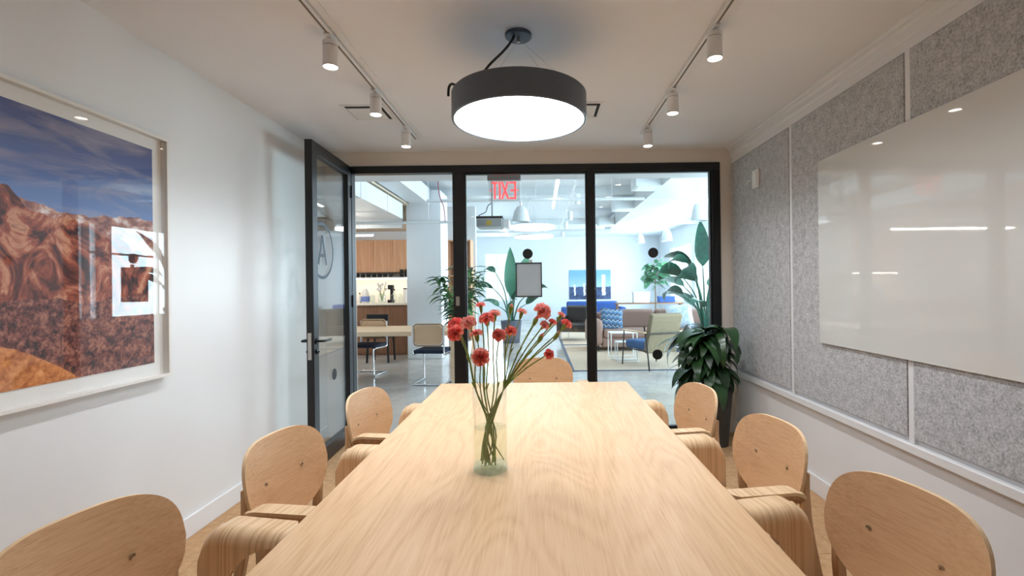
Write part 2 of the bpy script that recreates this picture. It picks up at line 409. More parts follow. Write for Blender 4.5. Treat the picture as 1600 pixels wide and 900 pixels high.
wr = struct(box('wall_right', XR, XR + .1, YN, YB, 0, ZC, 'wall_r'), 'white wall carrying grey felt panels', 'wall')
struct(box('wall_back', XL, XR, YN - .1, YN, 0, ZC, 'wall'), 'white wall behind the viewer', 'wall')
wf = MB().box(XL - .1, XR + .1, YB, YO, 2.49, 3.6).box(XL - .1, -1.735, YB, YO, 0, 2.49).box(1.67, XR + .1, YB, YO, 0, 2.49)
struct(wf.build('wall_front', 'wall_front'), 'beige wall strip framing the glass partition', 'wall')
struct(box('baseboard_left', XL, XL + .015, YN, YB, 0, .115, 'trim', bevel=.004), 'tall white baseboard under the photograph wall', 'baseboard')
struct(box('baseboard_right', XR - .015, XR, YN, YB, 0, .115, 'trim', bevel=.004), 'tall white baseboard under the felt panel wall', 'baseboard')
# chair rail and crown on the felt wall
tr = MB().box(XR - .034, XR, YN, YB, .545, .592)
struct(tr.build('trim_1', 'trim', bevel=.006), 'white ledge rail below the felt panels', 'trim')
crown = [(0, 2.475), (-.012, 2.475), (-.012, 2.53), (-.022, 2.538), (-.022, 2.572), (-.04, 2.585), (-.04, 2.60), (-.052, 2.608), (-.052, ZC), (0, ZC)]
tr = MB().prism(crown, lambda a, b: (XR + a, YN, b), lambda a, b: (XR + a, YB, b))
struct(tr.build('trim_2', 'trim'), 'stepped white crown moulding above the felt panels', 'trim')
# felt panels, parts of the wall
for (y0, y1) in ((3.392, 4.395), (2.318, 3.352), (1.24, 2.278), (.16, 1.20), (-.92, .12)):
    box('acoustic_panel', XR - .022, XR - .0005, y0, y1, .618, 2.468, 'felt', wr, bevel=.003)
    box('batten', XR - .017, XR - .0005, y0 - .0385, y0 - .0035, .594, 2.474, 'trim', wr)

# glass partition -----------------------------------------------------------
win = bpy.data.objects.new('window_1', None); C.objects.link(win); win.location = (0, YB, 0)
struct(win, 'black framed glass partition facing the lounge', 'glass partition')
def wbox(name, x0, x1, z0, z1, mat='black_metal', y0=-.012, y1=.075, bevel=.003): return box(name, x0, x1, y0, y1, z0, z1, mat, win, bevel=bevel)
wbox('head_rail', -1.735, 1.67, 2.425, 2.492)
wbox('jamb', -1.735, -1.715, 0, 2.425); wbox('jamb', 1.592, 1.67, 0, 2.425)
wbox('mullion', -.79, -.682, 0, 2.425); wbox('mullion', .446, .512, 0, 2.425)
wbox('bottom_rail', -.682, .446, 0, .055); wbox('bottom_rail', .512, 1.592, 0, .055)
for (x0, x1) in ((-.682, .446), (.512, 1.592)):
    p = wbox('pane', x0, x1, .055, 2.425, 'glass', .026, .036, 0)
    for nm, a in (('glazing_bead', (x0, x0 + .012, .055, 2.425)), ('glazing_bead', (x1 - .012, x1, .055, 2.425)), ('glazing_bead', (x0 + .012, x1 - .012, 2.41, 2.425)), ('glazing_bead', (x0 + .012, x1 - .012, .055, .068))):
        box(nm, a[0], a[1], .01, .055, a[2], a[3], 'black_soft', win)
box('mullion_sensor', -.768, -.735, -.018, -.012, 1.20, 1.285, 'steel', win)  # small sensor on the mullion, not a latch part
def vinyl_dot(x, z, label):
    o = MB().lathe([(.001, 0), (.047, 0), (.047, .002), (.001, .002)], 28).build('vinyl_dot', 'dot', None, (x, YB + .0255, z), (PI / 2, 0, 0))
    return tag(o, label, 'decal', 'round black vinyl dots on the glass')
vinyl_dot(-.106, 1.672, 'round black vinyl dot just above the paper notice on glass')
vinyl_dot(1.056, 1.668, 'round black vinyl dot on the right pane above the fig tree')
vinyl_dot(1.085, .725, 'round black vinyl dot low on the right pane beside potted plant')
nt = thing('paper_notice', 'grey paper notice in a black frame stuck to the glass', 'notice', (-.098, YB + .038, 1.27))
nb = MB().box(-.122, .122, 0, .012, 0, .012).box(-.122, .122, 0, .012, .31, .322).box(-.122, -.112, 0, .012, .012, .31).box(.112, .122, 0, .012, .012, .31)
nb.build('frame', 'black_soft', nt); box('paper', -.112, .112, .003, .008, .012, .31, 'paper', nt)
MB().lathe([(.001, 0), (.016, 0), (.016, .01), (.001, .01)], 16).build('hook', 'white_plastic', nt, (.02, 0.012, .335), (PI / 2, 0, 0))

# open door -----------------------------------------------------------------
dv = Vector((-1.682 + 1.718, 3.57 - 4.405)); DW = dv.length
door = bpy.data.objects.new('door_1', None); C.objects.link(door)
door.location = (-1.718, 4.405, 0); door.rotation_euler = (0, 0, math.atan2(dv.y, dv.x))
struct(door, 'black framed glass door standing open along the white wall', 'door')
DT = .055
def dbox(name, x0, x1, z0, z1, mat='black_metal', y0=-DT, y1=0, bevel=.003): return box(name, x0, x1, y0, y1, z0, z1, mat, door, bevel=bevel)
dbox('stile', 0, .085, .012, 2.485); dbox('stile', DW - .09, DW, .012, 2.485)
dbox('rail', .085, DW - .09, 2.395, 2.485); dbox('rail', .085, DW - .09, .012, .13)
dbox('pane', .085, DW - .09, .13, 2.395, 'glass', -.032, -.022, 0)
o = dbox('lock_plate', DW, DW + .003, .84, 1.04, 'steel', -.045, -.018, 0)
def lever(y, sgn):
    m_ = MB().lathe([(.001, 0), (.024, 0), (.024, .008), (.001, .008)], 20)
    m_.tube([(0, 0, 0), (0, 0, .055)], .009, 10)
    m_.tube(smoothpath([(0, 0, .05), (-.02, 0, .058), (-.06, 0, .058), (-.125, 0, .058)], 3), .0095, 10)
    return m_.build('lever_handle', 'black_metal', door, (DW - .045, y, .975), (-sgn * PI / 2, 0, 0), smooth=True)
lever(0, 1); lever(-DT, -1)
for (y, sg) in ((0, 1), (-DT, -1)):
    MB().lathe([(.001, 0), (.02, 0), (.02, .01), (.008, .012), (.008, .02), (.001, .02)], 16).build('key_cylinder', 'black_metal', door, (DW - .045, y, .895), (-sg * PI / 2, 0, 0))
for z in (.25, 1.2, 2.2): box('hinge', -.012, .012, -.02, .012, z, z + .11, 'black_metal', door)
MB().lathe([(.001, 0), (.047, 0), (.047, .002), (.001, .002)], 28).build('vinyl_dot', 'dot', door, (DW - .445, -.0205, .655), (PI / 2, 0, 0))
# round A decal, cut by the door stile
cx_, cz_, R_ = DW - .225, 1.67, .225
m_ = MB(); n = 72
ptsr = []
for i in range(n + 1):
    a = -PI + 2 * PI * i / n
    ptsr.append((math.cos(a), math.sin(a)))
for i in range(n):
    q = [(cx_ + r * ptsr[j][0], cz_ + r * ptsr[j][1]) for j, r in ((i, R_), (i + 1, R_), (i + 1, R_ - .024), (i, R_ - .024))]
    if max(p[0] for p in q) < DW - .091: m_.add([(p[0], -.0212, p[1]) for p in q], [(0, 1, 2, 3)])
m_.build('ring_decal', 'decal', door)
m_ = MB()
for a, b in (((.075, -.11), (0, .12)), ((-.075, -.11), (0, .12))):
    m_.bar((cx_ + a[0], -.0212, cz_ + a[1]), (cx_ + b[0], -.0212, cz_ + b[1]), .001, .028, (1, 0, 0))
m_.box(cx_ - .05, cx_ + .05, -.0216, -.0208, cz_ - .05, cz_ - .025)
m_.build('letter_a', 'decal', door)

# ------------------------------------------------------------------ table
TX0, TX1, TY0, TY1, TZ = -.65, .562, .42, 3.13, .74
tcx = (TX0 + TX1) / 2
tb = thing('conference_table', 'long pale oak conference table holding the vase of carnations', 'table', (tcx, 1.775, 0))
hw, hl = (TX1 - TX0) / 2, (TY1 - TY0) / 2
box('tabletop', -hw, hw, -hl, hl, TZ - .04, TZ, 'table', tb, bevel=.004)
for sx in (-1, 1):
    for sy in (-1, 1):
        x = sx * (hw - .075); y = sy * (hl - .10)
        MB().prism(rrect(.075, .075, .012, 2), lambda a, b: (x + a * .8, y + b * .8, 0), lambda a, b: (x + a, y + b, TZ - .04)).build('leg', 'leg_wood', tb)
box('apron', -hw + .12, hw - .12, -hl + .09, -hl + .115, TZ - .10, TZ - .04, 'leg_wood', tb)
box('apron', -hw + .12, hw - .12, hl - .115, hl - .09, TZ - .10, TZ - .04, 'leg_wood', tb)

# ------------------------------------------------------------------ plywood armchairs
def make_chair():
    t = thing('plywood_armchair', 'x', 'chair', group='oak plywood armchairs around the conference table')
    # backrest: rounded, wider at the top, bent around the sitter and leaning back
    BW, BH = .49, .325
    out = []
    N = 56
    for i in range(N):
        a = 2 * PI * i / N; c, s_ = math.cos(a), math.sin(a)
        ex = 3.5
        u = math.copysign(abs(c) ** (2 / ex), c) * BW / 2; v = math.copysign(abs(s_) ** (2 / ex), s_) * BH / 2
        u *= (1 - .30 * max(0, (-v - .01) / (BH / 2)) ** 1.4) if v < 0 else 1 - .05 * (v / (BH / 2)) ** 2
        u *= .955
        out.append((u, v))
    def bend(th):
        def f(u, v):
            x = -.262 + .78 * u * u + (.70 - (.68 + v)) * .20 - .03 + th * 1.0
            return (x, u, .640 + v)
        return f
    # subdivided skins so the bend is smooth
    m_ = MB(); rings = [1, .8, .55, .3, .08]
    for th, flip in ((.0065, 0), (-.0065, 1)):
        f = bend(th); vs = []; fs = []
        for r in rings: vs += [f(u * r, v * r) for (u, v) in out]
        for j in range(len(rings) - 1):
            for i in range(N):
                i2 = (i + 1) % N; fs.append((j * N + i, j * N + i2, (j + 1) * N + i2, (j + 1) * N + i))
        fs.append(tuple((len(rings) - 1) * N + i for i in range(N)))
        m_.add(vs, fs)
    nn = N * len(rings)
    for i in range(N):
        i2 = (i + 1) % N; m_.f.append((i, i2, nn + i2, nn + i)); m_.mi.append(1)
    bk = m_.build('backrest', ['ply', 'ply_edge'], t, smooth=True)
    for u in (-.105, .105):
        p = bend(.0068)(u, .002)
        sc = MB().lathe([(.0005, .0012), (.0035, .0006), (.0035, .0018), (.0085, .0018), (.0085, -.003), (.0005, -.003)], 14).build('screw', 'screw', bk, p, (0, PI / 2 + .1, 0))
    # seat
    sd = rrect(.44, .455, .09, 6, .01, 0)
    m_ = MB().prism(sd, lambda a, b: (a, b, .438 - (max(0, a - .14) ** 2) * 2.2), lambda a, b: (a, b, .452 - (max(0, a - .14) ** 2) * 2.2), 0, 1)
    m_.build('seat', ['ply', 'ply_edge'], t, smooth=True)
    for sy in (-1, 1):
        # rear post carries the backrest from behind, tapering to the floor
        pth = smoothpath([(-.345, sy * .225, 0), (-.312, sy * .222, .25), (-.276, sy * .215, .45), (-.268, sy * .208, .58), (-.276, sy * .203, .665)], 4)
        m_ = MB()
        for i in range(len(pth) - 1):
            pass
        n_ = len(pth); vs = []; fs = []
        for i, p in enumerate(pth):
            tt = i / (n_ - 1); wx = .017 if tt < .7 else .017 - .006 * (tt - .7) / .3; wy = .013
            vs += [(p.x + a * wx, p.y + b * wy, p.z) for a, b in ((-1, -1), (1, -1), (1, 1), (-1, 1))]
        for i in range(n_ - 1):
            for q in range(4): q2 = (q + 1) % 4; fs.append((i * 4 + q, i * 4 + q2, i * 4 + 4 + q2, i * 4 + 4 + q))
        fs += [(3, 2, 1, 0), tuple(n_ * 4 - 4 + q for q in range(4))]
        m_.add(vs, fs).build('rear_leg', 'leg_wood', t, bevel=.005)
        MB().tube([(-.276, sy * .20, .63), (-.266, sy * .165, .632)], .006, 8).build('back_bracket', 'black_metal', t)
        m_ = MB().tube(smoothpath([(.235, sy * .235, 0), (.215, sy * .225, .25), (.17, sy * .195, .44)], 4), [.012, .0125, .013, .0135, .014, .0145, .0155, .016, .017], 12)
        m_.build('front_leg', 'leg_wood', t, smooth=True)
        # arm rail (outer, slim) and the bent plywood cover that waterfalls to the seat on the inner side
        m_ = MB().bar((-.19, sy * .305, .630), (.08, sy * .313, .630), .022, .022)
        m_.build('arm_rail', 'leg_wood', t, bevel=.005)
        x0, x1 = -.205, .085
        prof = []                                            # (offset inward from outer edge, z, depth along the sheet)
        RB = .042; yo = .335; zt = .655
        Ls = [0, .02, .04, .055]
        for l in Ls: prof.append((yo - l, zt))
        for i in range(1, 8):
            a = PI / 2 * i / 7; prof.append((yo - .055 - RB * math.sin(a), zt - RB + RB * math.cos(a)))
        nz = 8
        for i in range(1, nz + 1): prof.append((yo - .055 - RB - .004 * i / nz, zt - RB - (zt - RB - .432) * i / nz))
        nx = 18; V = []
        for j, (yy, zz) in enumerate(prof):
            # span of the sheet at this level: full on top, narrowing to the rear below a concave front edge
            drop = zt - zz
            if drop < .03: a, b = x0, x1
            else:
                q = (drop - .03) / .16
                b = x1 - (.195 * math.sqrt(max(0, 1 - max(0, 1 - q) ** 2)) if q < 1 else .195 + .012 * (q - 1))
                a = x0
            # rounded outer rear corner over the top edge
            if j < 4: a = x0 + .045 * (1 - math.sqrt(max(0, 1 - ((3 - j) / 3.4) ** 2))); b = x1 - .05 * (1 - math.sqrt(max(0, 1 - ((3 - j) / 3.4) ** 2)))
            V.append([(a + (b - a) * i / nx, yy, zz) for i in range(nx + 1)])
        # the rear end of the sheet also rolls down: soften the top rear corner
        for row in V:
            for i, p in enumerate(row):
                d = max(0, (x0 + .07) - p[0]); dz = .07 - math.sqrt(max(0, .07 ** 2 - min(d, .07) ** 2))
                f_ = min(1, max(0, (p[2] - .527) / .1)); row[i] = (p[0], sy * p[1], p[2] - dz * f_ * .9)
        m_ = MB(); T_ = .011; vs = []; fs = []
        R0, C0 = len(V), nx + 1
        nrm = []
        for j in range(R0):
            rr = []
            for i in range(C0):
                p = Vector(V[j][i]); du = Vector(V[j][min(i + 1, nx)]) - Vector(V[j][max(i - 1, 0)]); dw = Vector(V[min(j + 1, R0 - 1)][i]) - Vector(V[max(j - 1, 0)][i])
                q = du.cross(dw)
                q = q.normalized() if q.length > 1e-9 else Vector((0, 0, -1))
                if q.z > 0.02 or (abs(q.z) <= .02 and q.y * sy < 0): q = -q
                rr.append(p + q * T_)
            nrm.append(rr)
        for row in V: vs += row
        for row in nrm: vs += [tuple(p) for p in row]
        o_ = R0 * C0; mi = []
        for j in range(R0 - 1):
            for i in range(nx):
                fs.append((j * C0 + i, j * C0 + i + 1, (j + 1) * C0 + i + 1, (j + 1) * C0 + i)); mi.append(0)
                fs.append((o_ + j * C0 + i, o_ + (j + 1) * C0 + i, o_ + (j + 1) * C0 + i + 1, o_ + j * C0 + i + 1)); mi.append(0)
        def rim(ids):
            for a, b in zip(ids, ids[1:]): fs.append((a, b, o_ + b, o_ + a)); mi.append(1)
        rim([i for i in range(C0)]); rim([(R0 - 1) * C0 + i for i in range(C0)]); rim([j * C0 for j in range(R0)]); rim([j * C0 + nx for j in range(R0)])
        m_.v = vs; m_.f = fs; m_.mi = mi
        m_.build('arm_cover', ['ply_arm', 'ply_edge'], t, smooth=True, angle=50)
    return t
CH = [(-.868, 1.15, -11, 'oak plywood armchair nearest the viewer on the framed photograph side'),
      (-.735, 1.84, -8, 'middle oak plywood armchair on the framed photograph side of table'),
      (-.685, 2.61, -8, 'farthest oak plywood armchair on the photograph side, by the open door'),
      (.712, 1.25, 192, 'oak plywood armchair nearest the viewer under the white glass board'),
      (.672, 1.935, 188, 'middle oak plywood armchair on the felt panel side of table'),
      (.60, 2.635, 188, 'farthest oak plywood armchair on felt side, before the potted plant'),
      (.02, 3.50, -90, 'oak plywood armchair at the far head of table behind carnations')]
proto = make_chair()
for i, (x, y, a, lb) in enumerate(CH):
    o = proto if i == 0 else dup(proto)
    o.location = (x, y, 0); o.rotation_euler = (0, 0, math.radians(a)); o['label'] = lb

# ------------------------------------------------------------------ vase and carnations
vx, vy = -.174, 1.635
vs_ = thing('glass_vase', 'clear glass cylinder vase half full of water on oak table', 'vase', (vx, vy, TZ))
MB().lathe([(.0592, .021), (.0592, .282), (.0575, .284), (.0558, .282), (.0558, .021)], 48, cap=False).build('vase_wall', 'vase_glass', vs_, smooth=True)
MB().lathe([(.001, 0), (.054, 0), (.0588, .004), (.0592, .021), (.001, .021)], 48, cap=False).build('vase_base', 'vase_base', vs_, smooth=True)
MB().lathe([(.0552, .022), (.0552, .148), (.001, .147)], 48, cap=False).build('water', 'water', vs_, smooth=True)

def bloom_mesh(seed, r):
    r *= 1.2
    rnd = random.Random(seed); m_ = MB()
    for L in range(6):
        f = L / 5; n = 40; el = .15 + 1.15 * f; rad = r * (1 - .28 * f)
        ph = rnd.random() * 6; rows = []
        for q, qq in enumerate((.18, .6, 1.0)):
            row = []
            for i in range(n):
                a = 2 * PI * i / n; rf = math.sin(a * (6 + L % 3) + ph) * .24 + math.sin(a * 15 + ph * 2) * .15 + rnd.uniform(-.05, .05)
                e2 = el + rf * qq * 1.3; rr = rad * qq * (1 + .10 * rf * (q == 2))
                row.append((rr * math.cos(e2) * math.cos(a), rr * math.cos(e2) * math.sin(a), r * .1 + rr * math.sin(e2) * .92))
            rows.append(row)
        vs = sum(rows, []); fs = []
        for j in range(2):
            for i in range(n):
                i2 = (i + 1) % n; fs.append((j * n + i, j * n + i2, (j + 1) * n + i2, (j + 1) * n + i))
        m_.add(vs, fs)
    return m_
# px, py, depth offset, bloom radius, tilt (0 = up, 1 = to viewer), openness, label
FL = [(709, 503, .02, .025, .5, 'coral carnation at upper far left of the bouquet'),
      (730, 501, .00, .026, .5, 'round coral carnation second from the left at top of cluster'),
      (709, 519, -.03, .025, .8, 'coral carnation lowest at the far left edge of bouquet'),
      (744, 518, .03, .021, .1, 'deep red carnation sideways below the left cluster'),
      (760, 494, -.01, .024, .4, 'coral carnation left of centre under the tallest red bud'),
      (773, 487, .03, .019, .2, 'small red carnation just right of the tallest red bud'),
      (751, 475, .04, .015, .0, 'tall closed red carnation bud at the top left'),
      (780, 522, -.02, .021, .7, 'red hearted carnation low at the centre of bouquet'),
      (750, 558, -.05, .027, 1., 'large coral carnation facing forward low over the vase rim'),
      (799, 515, .02, .019, .5, 'half open coral carnation right of the bouquet centre'),
      (816, 485, .04, .016, .1, 'small half closed coral carnation below the paper notice'),
      (851, 483, .00, .028, .6, 'big pale coral carnation topping the right hand sprays'),
      (852, 507, -.02, .015, .6, 'little coral carnation under the big pale right hand bloom'),
      (864, 502, .00, .013, .3, 'tiny coral carnation between right hand green buds'),
      (887, 504, -.02, .018, .3, 'coral carnation at the far right edge of bouquet'),
      (878, 491, .03, .013, .2, 'small coral carnation upper right behind the edge bloom'),
      (859, 553, -.05, .016, .8, 'lone coral carnation drooping low right over the head chair')]
BUDS = [(799, 479, .02, 'green and orange carnation bud at top centre'), (838, 498, .01, 'green carnation bud left below the big right bloom'),
        (846, 525, -.01, 'lowest green carnation bud on the right sprays'), (872, 521, .0, 'green carnation bud at lower right edge of sprays')]
rnd = random.Random(3)
def flower(px, py, dy, r, tilt, lb, bud=False, idx=0):
    h = at(px, py, vy + dy)
    t = thing('carnation', lb, 'flower', (vx, vy, TZ), group='carnations in the glass vase')
    base = Vector((rnd.uniform(-.036, .036), rnd.uniform(-.036, .036), .024))
    loc = h - Vector((vx, vy, TZ))
    nrm = Vector((loc.x * .9, -tilt * .35 + loc.y * .5, .35 * (1.15 - tilt))).normalized()
    # stem leans against the rim on the side the bloom is on
    side = Vector((loc.x, loc.y * .5, 0)); side = side.normalized() if side.length > 1e-4 else Vector((0, 1, 0))
    rimr = min(.046, abs(loc.x) * .55 + .008)
    mid = Vector((side.x * rimr, side.y * rimr, .27)); low = Vector((-side.x * .012, -side.y * .012, .13)); base = Vector((-side.x * .018 + rnd.uniform(-.03, .03), rnd.uniform(-.035, .035), .025)); low = low + Vector((rnd.uniform(-.008, .008), rnd.uniform(-.012, .012), rnd.uniform(-.02, .02)))
    neck = loc - nrm * (r * .9 + .020)
    P = smoothpath([base, low, mid, mid.lerp(neck, .55) + Vector((side.x * -.006, 0, .006)), neck], 5)
    MB().tube(P, .0023, 6).build('stem', 'stem_green', t, smooth=True)
    q = Vector((0, 0, 1)).rotation_difference(nrm).to_euler()
    cl = .032 if not bud else .03; cw = max(.006, r * .42) if not bud else .0085
    MB().lathe([(.002, 0), (cw * .75, cl * .25), (cw, cl * .7), (cw * .85, cl)], 12).build('calyx', 'calyx', t, neck, q, smooth=True)
    if bud:
        MB().lathe([(cw * .8, 0), (cw * .6, .006), (.001, .011)], 10).build('bud_tip', 'petal', t, neck + nrm * (cl - .001), q, smooth=True)
    else:
        bloom_mesh(idx, r).build('bloom', 'petal', t, neck + nrm * (cl * .80), q, smooth=True, angle=180)
    for k_ in (.5, .68):                                 # slim paired leaves on the stem
        p = P[int(len(P) * k_)]; d = (P[min(int(len(P) * k_) + 1, len(P) - 1)] - p).normalized()
        o_ = d.cross(Vector((0, 0, 1))).normalized() * (1 if rnd.random() < .5 else -1)
        tip = p + o_ * rnd.uniform(.012, .024) + d * .035
        m_ = p.lerp(tip, .5) + d * .010
        wv = d.cross(o_).normalized() * .003
        MB().add([p + wv * .3, p - wv * .3, m_ + wv, m_ - wv, tip], [(0, 2, 3, 1), (2, 4, 3)]).build('leaf', 'stem_green', t)
for i, a in enumerate(FL): flower(*a, idx=i)
for i, a in enumerate(BUDS): flower(a[0], a[1], a[2], .01, .2, a[3], True, 30 + i)

# ------------------------------------------------------------------ framed photograph
FXW, FD = XL, .045
fy1, fz0, fz1 = 2.50, .925, 2.153; fy0 = fy1 - 1.80
fr = thing('framed_photograph', 'white framed desert landscape photograph hung on the left wall', 'picture', (XL, fy0, fz0))
L_, H_ = fy1 - fy0, fz1 - fz0
m_ = MB().box(.002, FD, 0, L_, 0, .016).box(.002, FD, 0, L_, H_ - .016, H_).box(.002, FD, 0, .016, .016, H_ - .016).box(.002, FD, L_ - .016, L_, .016, H_ - .016)
m_.build('frame', 'frame_white', fr, bevel=.0015)
box('mat', .004, .012, .016, L_ - .016, .016, H_ - .016, 'mat', fr)
pr = box('print', .0125, .0145, 0, L_ - .148, 0, H_ - .152, 'print', fr, loc=(0, .074, .078))
box('pane', .032, .0345, .016, L_ - .016, .016, H_ - .016, 'picture_glass', fr)

# ------------------------------------------------------------------ whiteboard and sensor
wb = thing('glass_whiteboard', 'large frameless white glass writing board mounted over felt panels', 'whiteboard', (XR - .022, .57, .992))
box('board', -.016, -.004, 0, 2.44, 0, 1.137, 'whiteboard', wb, bevel=.002)
for y in (.2, 2.24):
    for z in (.15, .98): box('standoff', -.004, -.0003, y - .03, y + .03, z - .03, z + .03, 'steel', wb)
ss = thing('wall_sensor', 'small white sensor box high on the farthest felt panel', 'sensor', (XR - .022, 3.885, 2.14))
box('body', -.02, -.0003, -.06, .045, 0, .15, 'white_plastic', ss, bevel=.006)
box('cover', -.026, -.02, -.045, .03, .02, .13, 'white_plastic', ss, bevel=.003)
MB().tube(smoothpath([(-.02, .045, .07), (-.035, .075, .075), (-.035, .12, .06), (-.03, .14, .065)], 4), .004, 8).build('arm', 'white_plastic', ss, smooth=True)

# ------------------------------------------------------------------ pendant lamp
px, py_, R_ = -.09, 2.39, .333
pd = thing('drum_pendant_lamp', 'charcoal drum pendant lamp glowing over the conference table', 'lamp', (px, py_, 2.185))
MB().lathe([(R_ - .012, .006), (R_ - .012, 0), (R_ - .004, 0), (R_, .004), (R_, .122), (R_ - .004, .126), (.02, .126), (.02, .118), (R_ - .012, .118), (R_ - .012, .006)], 72, cap=False).build('shade', 'lamp_grey', pd, smooth=True)
MB().lathe([(.001, 0), (R_ - .012, 0), (R_ - .012, .006), (.001, .006)], 72, (0, 0, .006), cap=False).build('diffuser', 'diffuser', pd)
MB().lathe([(.001, .418), (.062, .418), (.066, .422), (.066, .434), (.001, .434)], 36, cap=False).build('canopy', 'canopy', pd, smooth=True)
MB().tube([(0, 0, .395), (0, 0, .42)], .009, 10).build('cable_gripper', 'steel', pd)
for a in (30, 150, 215, 325):
    a = math.radians(a); MB().tube([(.012 * math.cos(a), .012 * math.sin(a), .40), ((R_ - .05) * math.cos(a), (R_ - .05) * math.sin(a), .126)], .0009, 5).build('suspension_cable', 'steel', pd)
MB().tube(smoothpath([(-.02, -.02, .42), (-.035, -.03, .385), (-.075, -.06, .32), (-.14, -.10, .235), (-.19, -.13, .148), (-.235, -.14, .133), (-.29, -.12, .136), (-.318, -.10, .150), (-.334, -.085, .138), (-.338, -.08, .10)], 5), .0062, 8).build('power_cord', 'black_soft', pd, smooth=True)

# ------------------------------------------------------------------ ceiling tracks, spots and vents
def track(x, y1, label):
    t = thing('lighting_track', label, 'track', (x, 0, ZC), group='ceiling lighting tracks')
    box('rail', -.018, .018, .3, y1, -.02, -.0005, 'white_lamp', t, bevel=.002)
    box('groove', -.005, .005, .31, y1 - .02, -.0215, -.02, 'seam', t)
    box('mounting_plate', .024, .060, .3, y1 - .02, -.007, -.0005, 'white_lamp', t)
track(-1.01, 4.0, 'white lighting track on the ceiling near the photograph wall')
track(.857, 3.93, 'white lighting track on the ceiling near the felt panel wall')
spot0 = None
def make_spot():
    t = thing('track_spotlight', 'x', 'spotlight', group='white cylinder track spotlights')
    box('adapter', -.014, .014, -.045, .035, -.034, -.0205, 'white_lamp', t, bevel=.002)
    MB().tube([(0, 0, -.034), (0, 0, -.05)], .008, 10).build('swivel', 'steel', t)
    MB().lathe([(.001, -.045), (.033, -.045), (.0355, -.048), (.0355, -.068), (.001, -.068)], 28, cap=False).build('top_cap', 'white_lamp', t, smooth=True)
    MB().lathe([(.001, -.068), (.033, -.068), (.033, -.071), (.001, -.071)], 28, cap=False).build('joint_ring', 'seam', t)
    MB().lathe([(.001, -.071), (.0355, -.071), (.0355, -.17), (.033, -.17), (.033, -.163), (.001, -.163)], 28, cap=False).build('body', 'white_lamp', t, smooth=True)
    MB().lathe([(.001, -.1635), (.0325, -.1635), (.0325, -.166), (.001, -.166)], 28, cap=False).build('lens', 'lens', t)
    return t
SP = [(-1.01, 2.35, 'nearest white track spotlight in view on the photograph side'), (-1.01, 3.0, 'middle white track spotlight on the photograph side by ceiling vent'),
      (-1.01, 3.68, 'farthest white track spotlight on photograph side, above the open door'), (.857, 2.31, 'nearest white track spotlight in view on the felt panel side'),
      (.857, 3.04, 'middle white track spotlight on the felt panel side'), (.857, 3.74, 'farthest white track spotlight on the felt panel side'),
      (-1.01, 1.55, 'white track spotlight over the viewer on the photograph side'), (.857, 1.5, 'white track spotlight over the viewer on the felt side')]
for i, (x, y, lb) in enumerate(SP):
    if i == 0: spot0 = make_spot(); o = spot0
    else: o = dup(spot0)
    o.location = (x, y, ZC); o['label'] = lb
for (x, y, lb) in SP:
    l = bpy.data.lights.new('spot_beam', 'SPOT'); l.energy = 24; l.color = (.93, .96, 1); l.spot_size = math.radians(140); l.spot_blend = .9; l.shadow_soft_size = .03
    lo = bpy.data.objects.new('spot_beam', l); C.objects.link(lo); lo.location = (x, y, ZC - .175)
def vent(x0, y0, label):
    t = thing('ceiling_vent', label, 'vent', (x0, y0, ZC), group='square ceiling air vents')
    m_ = MB().box(0, .30, 0, .02, -.005, -.0003).box(0, .30, .28, .30, -.005, -.0003).box(0, .02, .02, .28, -.005, -.0003).box(.28, .30, .02, .28, -.005, -.0003)
    m_.build('frame', 'white_lamp', t); box('dark_slot', .02, .28, .02, .28, -.0012, -.0003, 'gap', t)
    box('deflector_plate', .026, .258, .060, .274, -.006, -.0013, 'white_lamp', t)
vent(-1.35, 3.27, 'square white ceiling vent with dark slot beside the photograph side track')
vent(.155, 3.27, 'square white ceiling vent half hidden by the drum pendant')

# ------------------------------------------------------------------ leaves
def leaf_mesh(name, L, W, droop, mat, nl=8, fold=.18, tipp=1.6, wave=0.0):
    vs = []; fs = []; a = 0; p = Vector((0, 0, 0)); step = L / nl
    for i in range(nl + 1):
        t = i / nl; wd = W / 2 * (math.sin(PI * min(1, t ** .75)) ** .8 if t < 1 else 0) * (1 - .15 * t)
        if i == nl: wd = .0006
        if i == 0: wd = W * .06
        z = -abs(fold) * wd
        wv = wave * math.sin(t * 9) * wd
        vs += [(p.x, -wd, p.z - z + wv), (p.x, 0, p.z), (p.x, wd, p.z - z - wv)]
        a = droop * t ** 1.2
        p = p + Vector((math.cos(a) * step, 0, -math.sin(a) * step))
    for i in range(nl):
        for j in range(2): fs.append((i * 3 + j, i * 3 + j + 1, i * 3 + 4 + j, i * 3 + 3 + j))
    me = bpy.data.meshes.new(name); me.from_pydata(vs, [], fs); me.materials.append(M[mat])
    me.polygons.foreach_set('use_smooth', [True] * len(fs)); return me
def put_leaf(me, parent, loc, yaw, pitch, roll=0, sc=1.0, name='leaf'):
    o = bpy.data.objects.new(name, me); C.objects.link(o); o.parent = parent; o.location = loc
    o.rotation_euler = (roll, -pitch, yaw); o.scale = (sc, sc, sc); return o

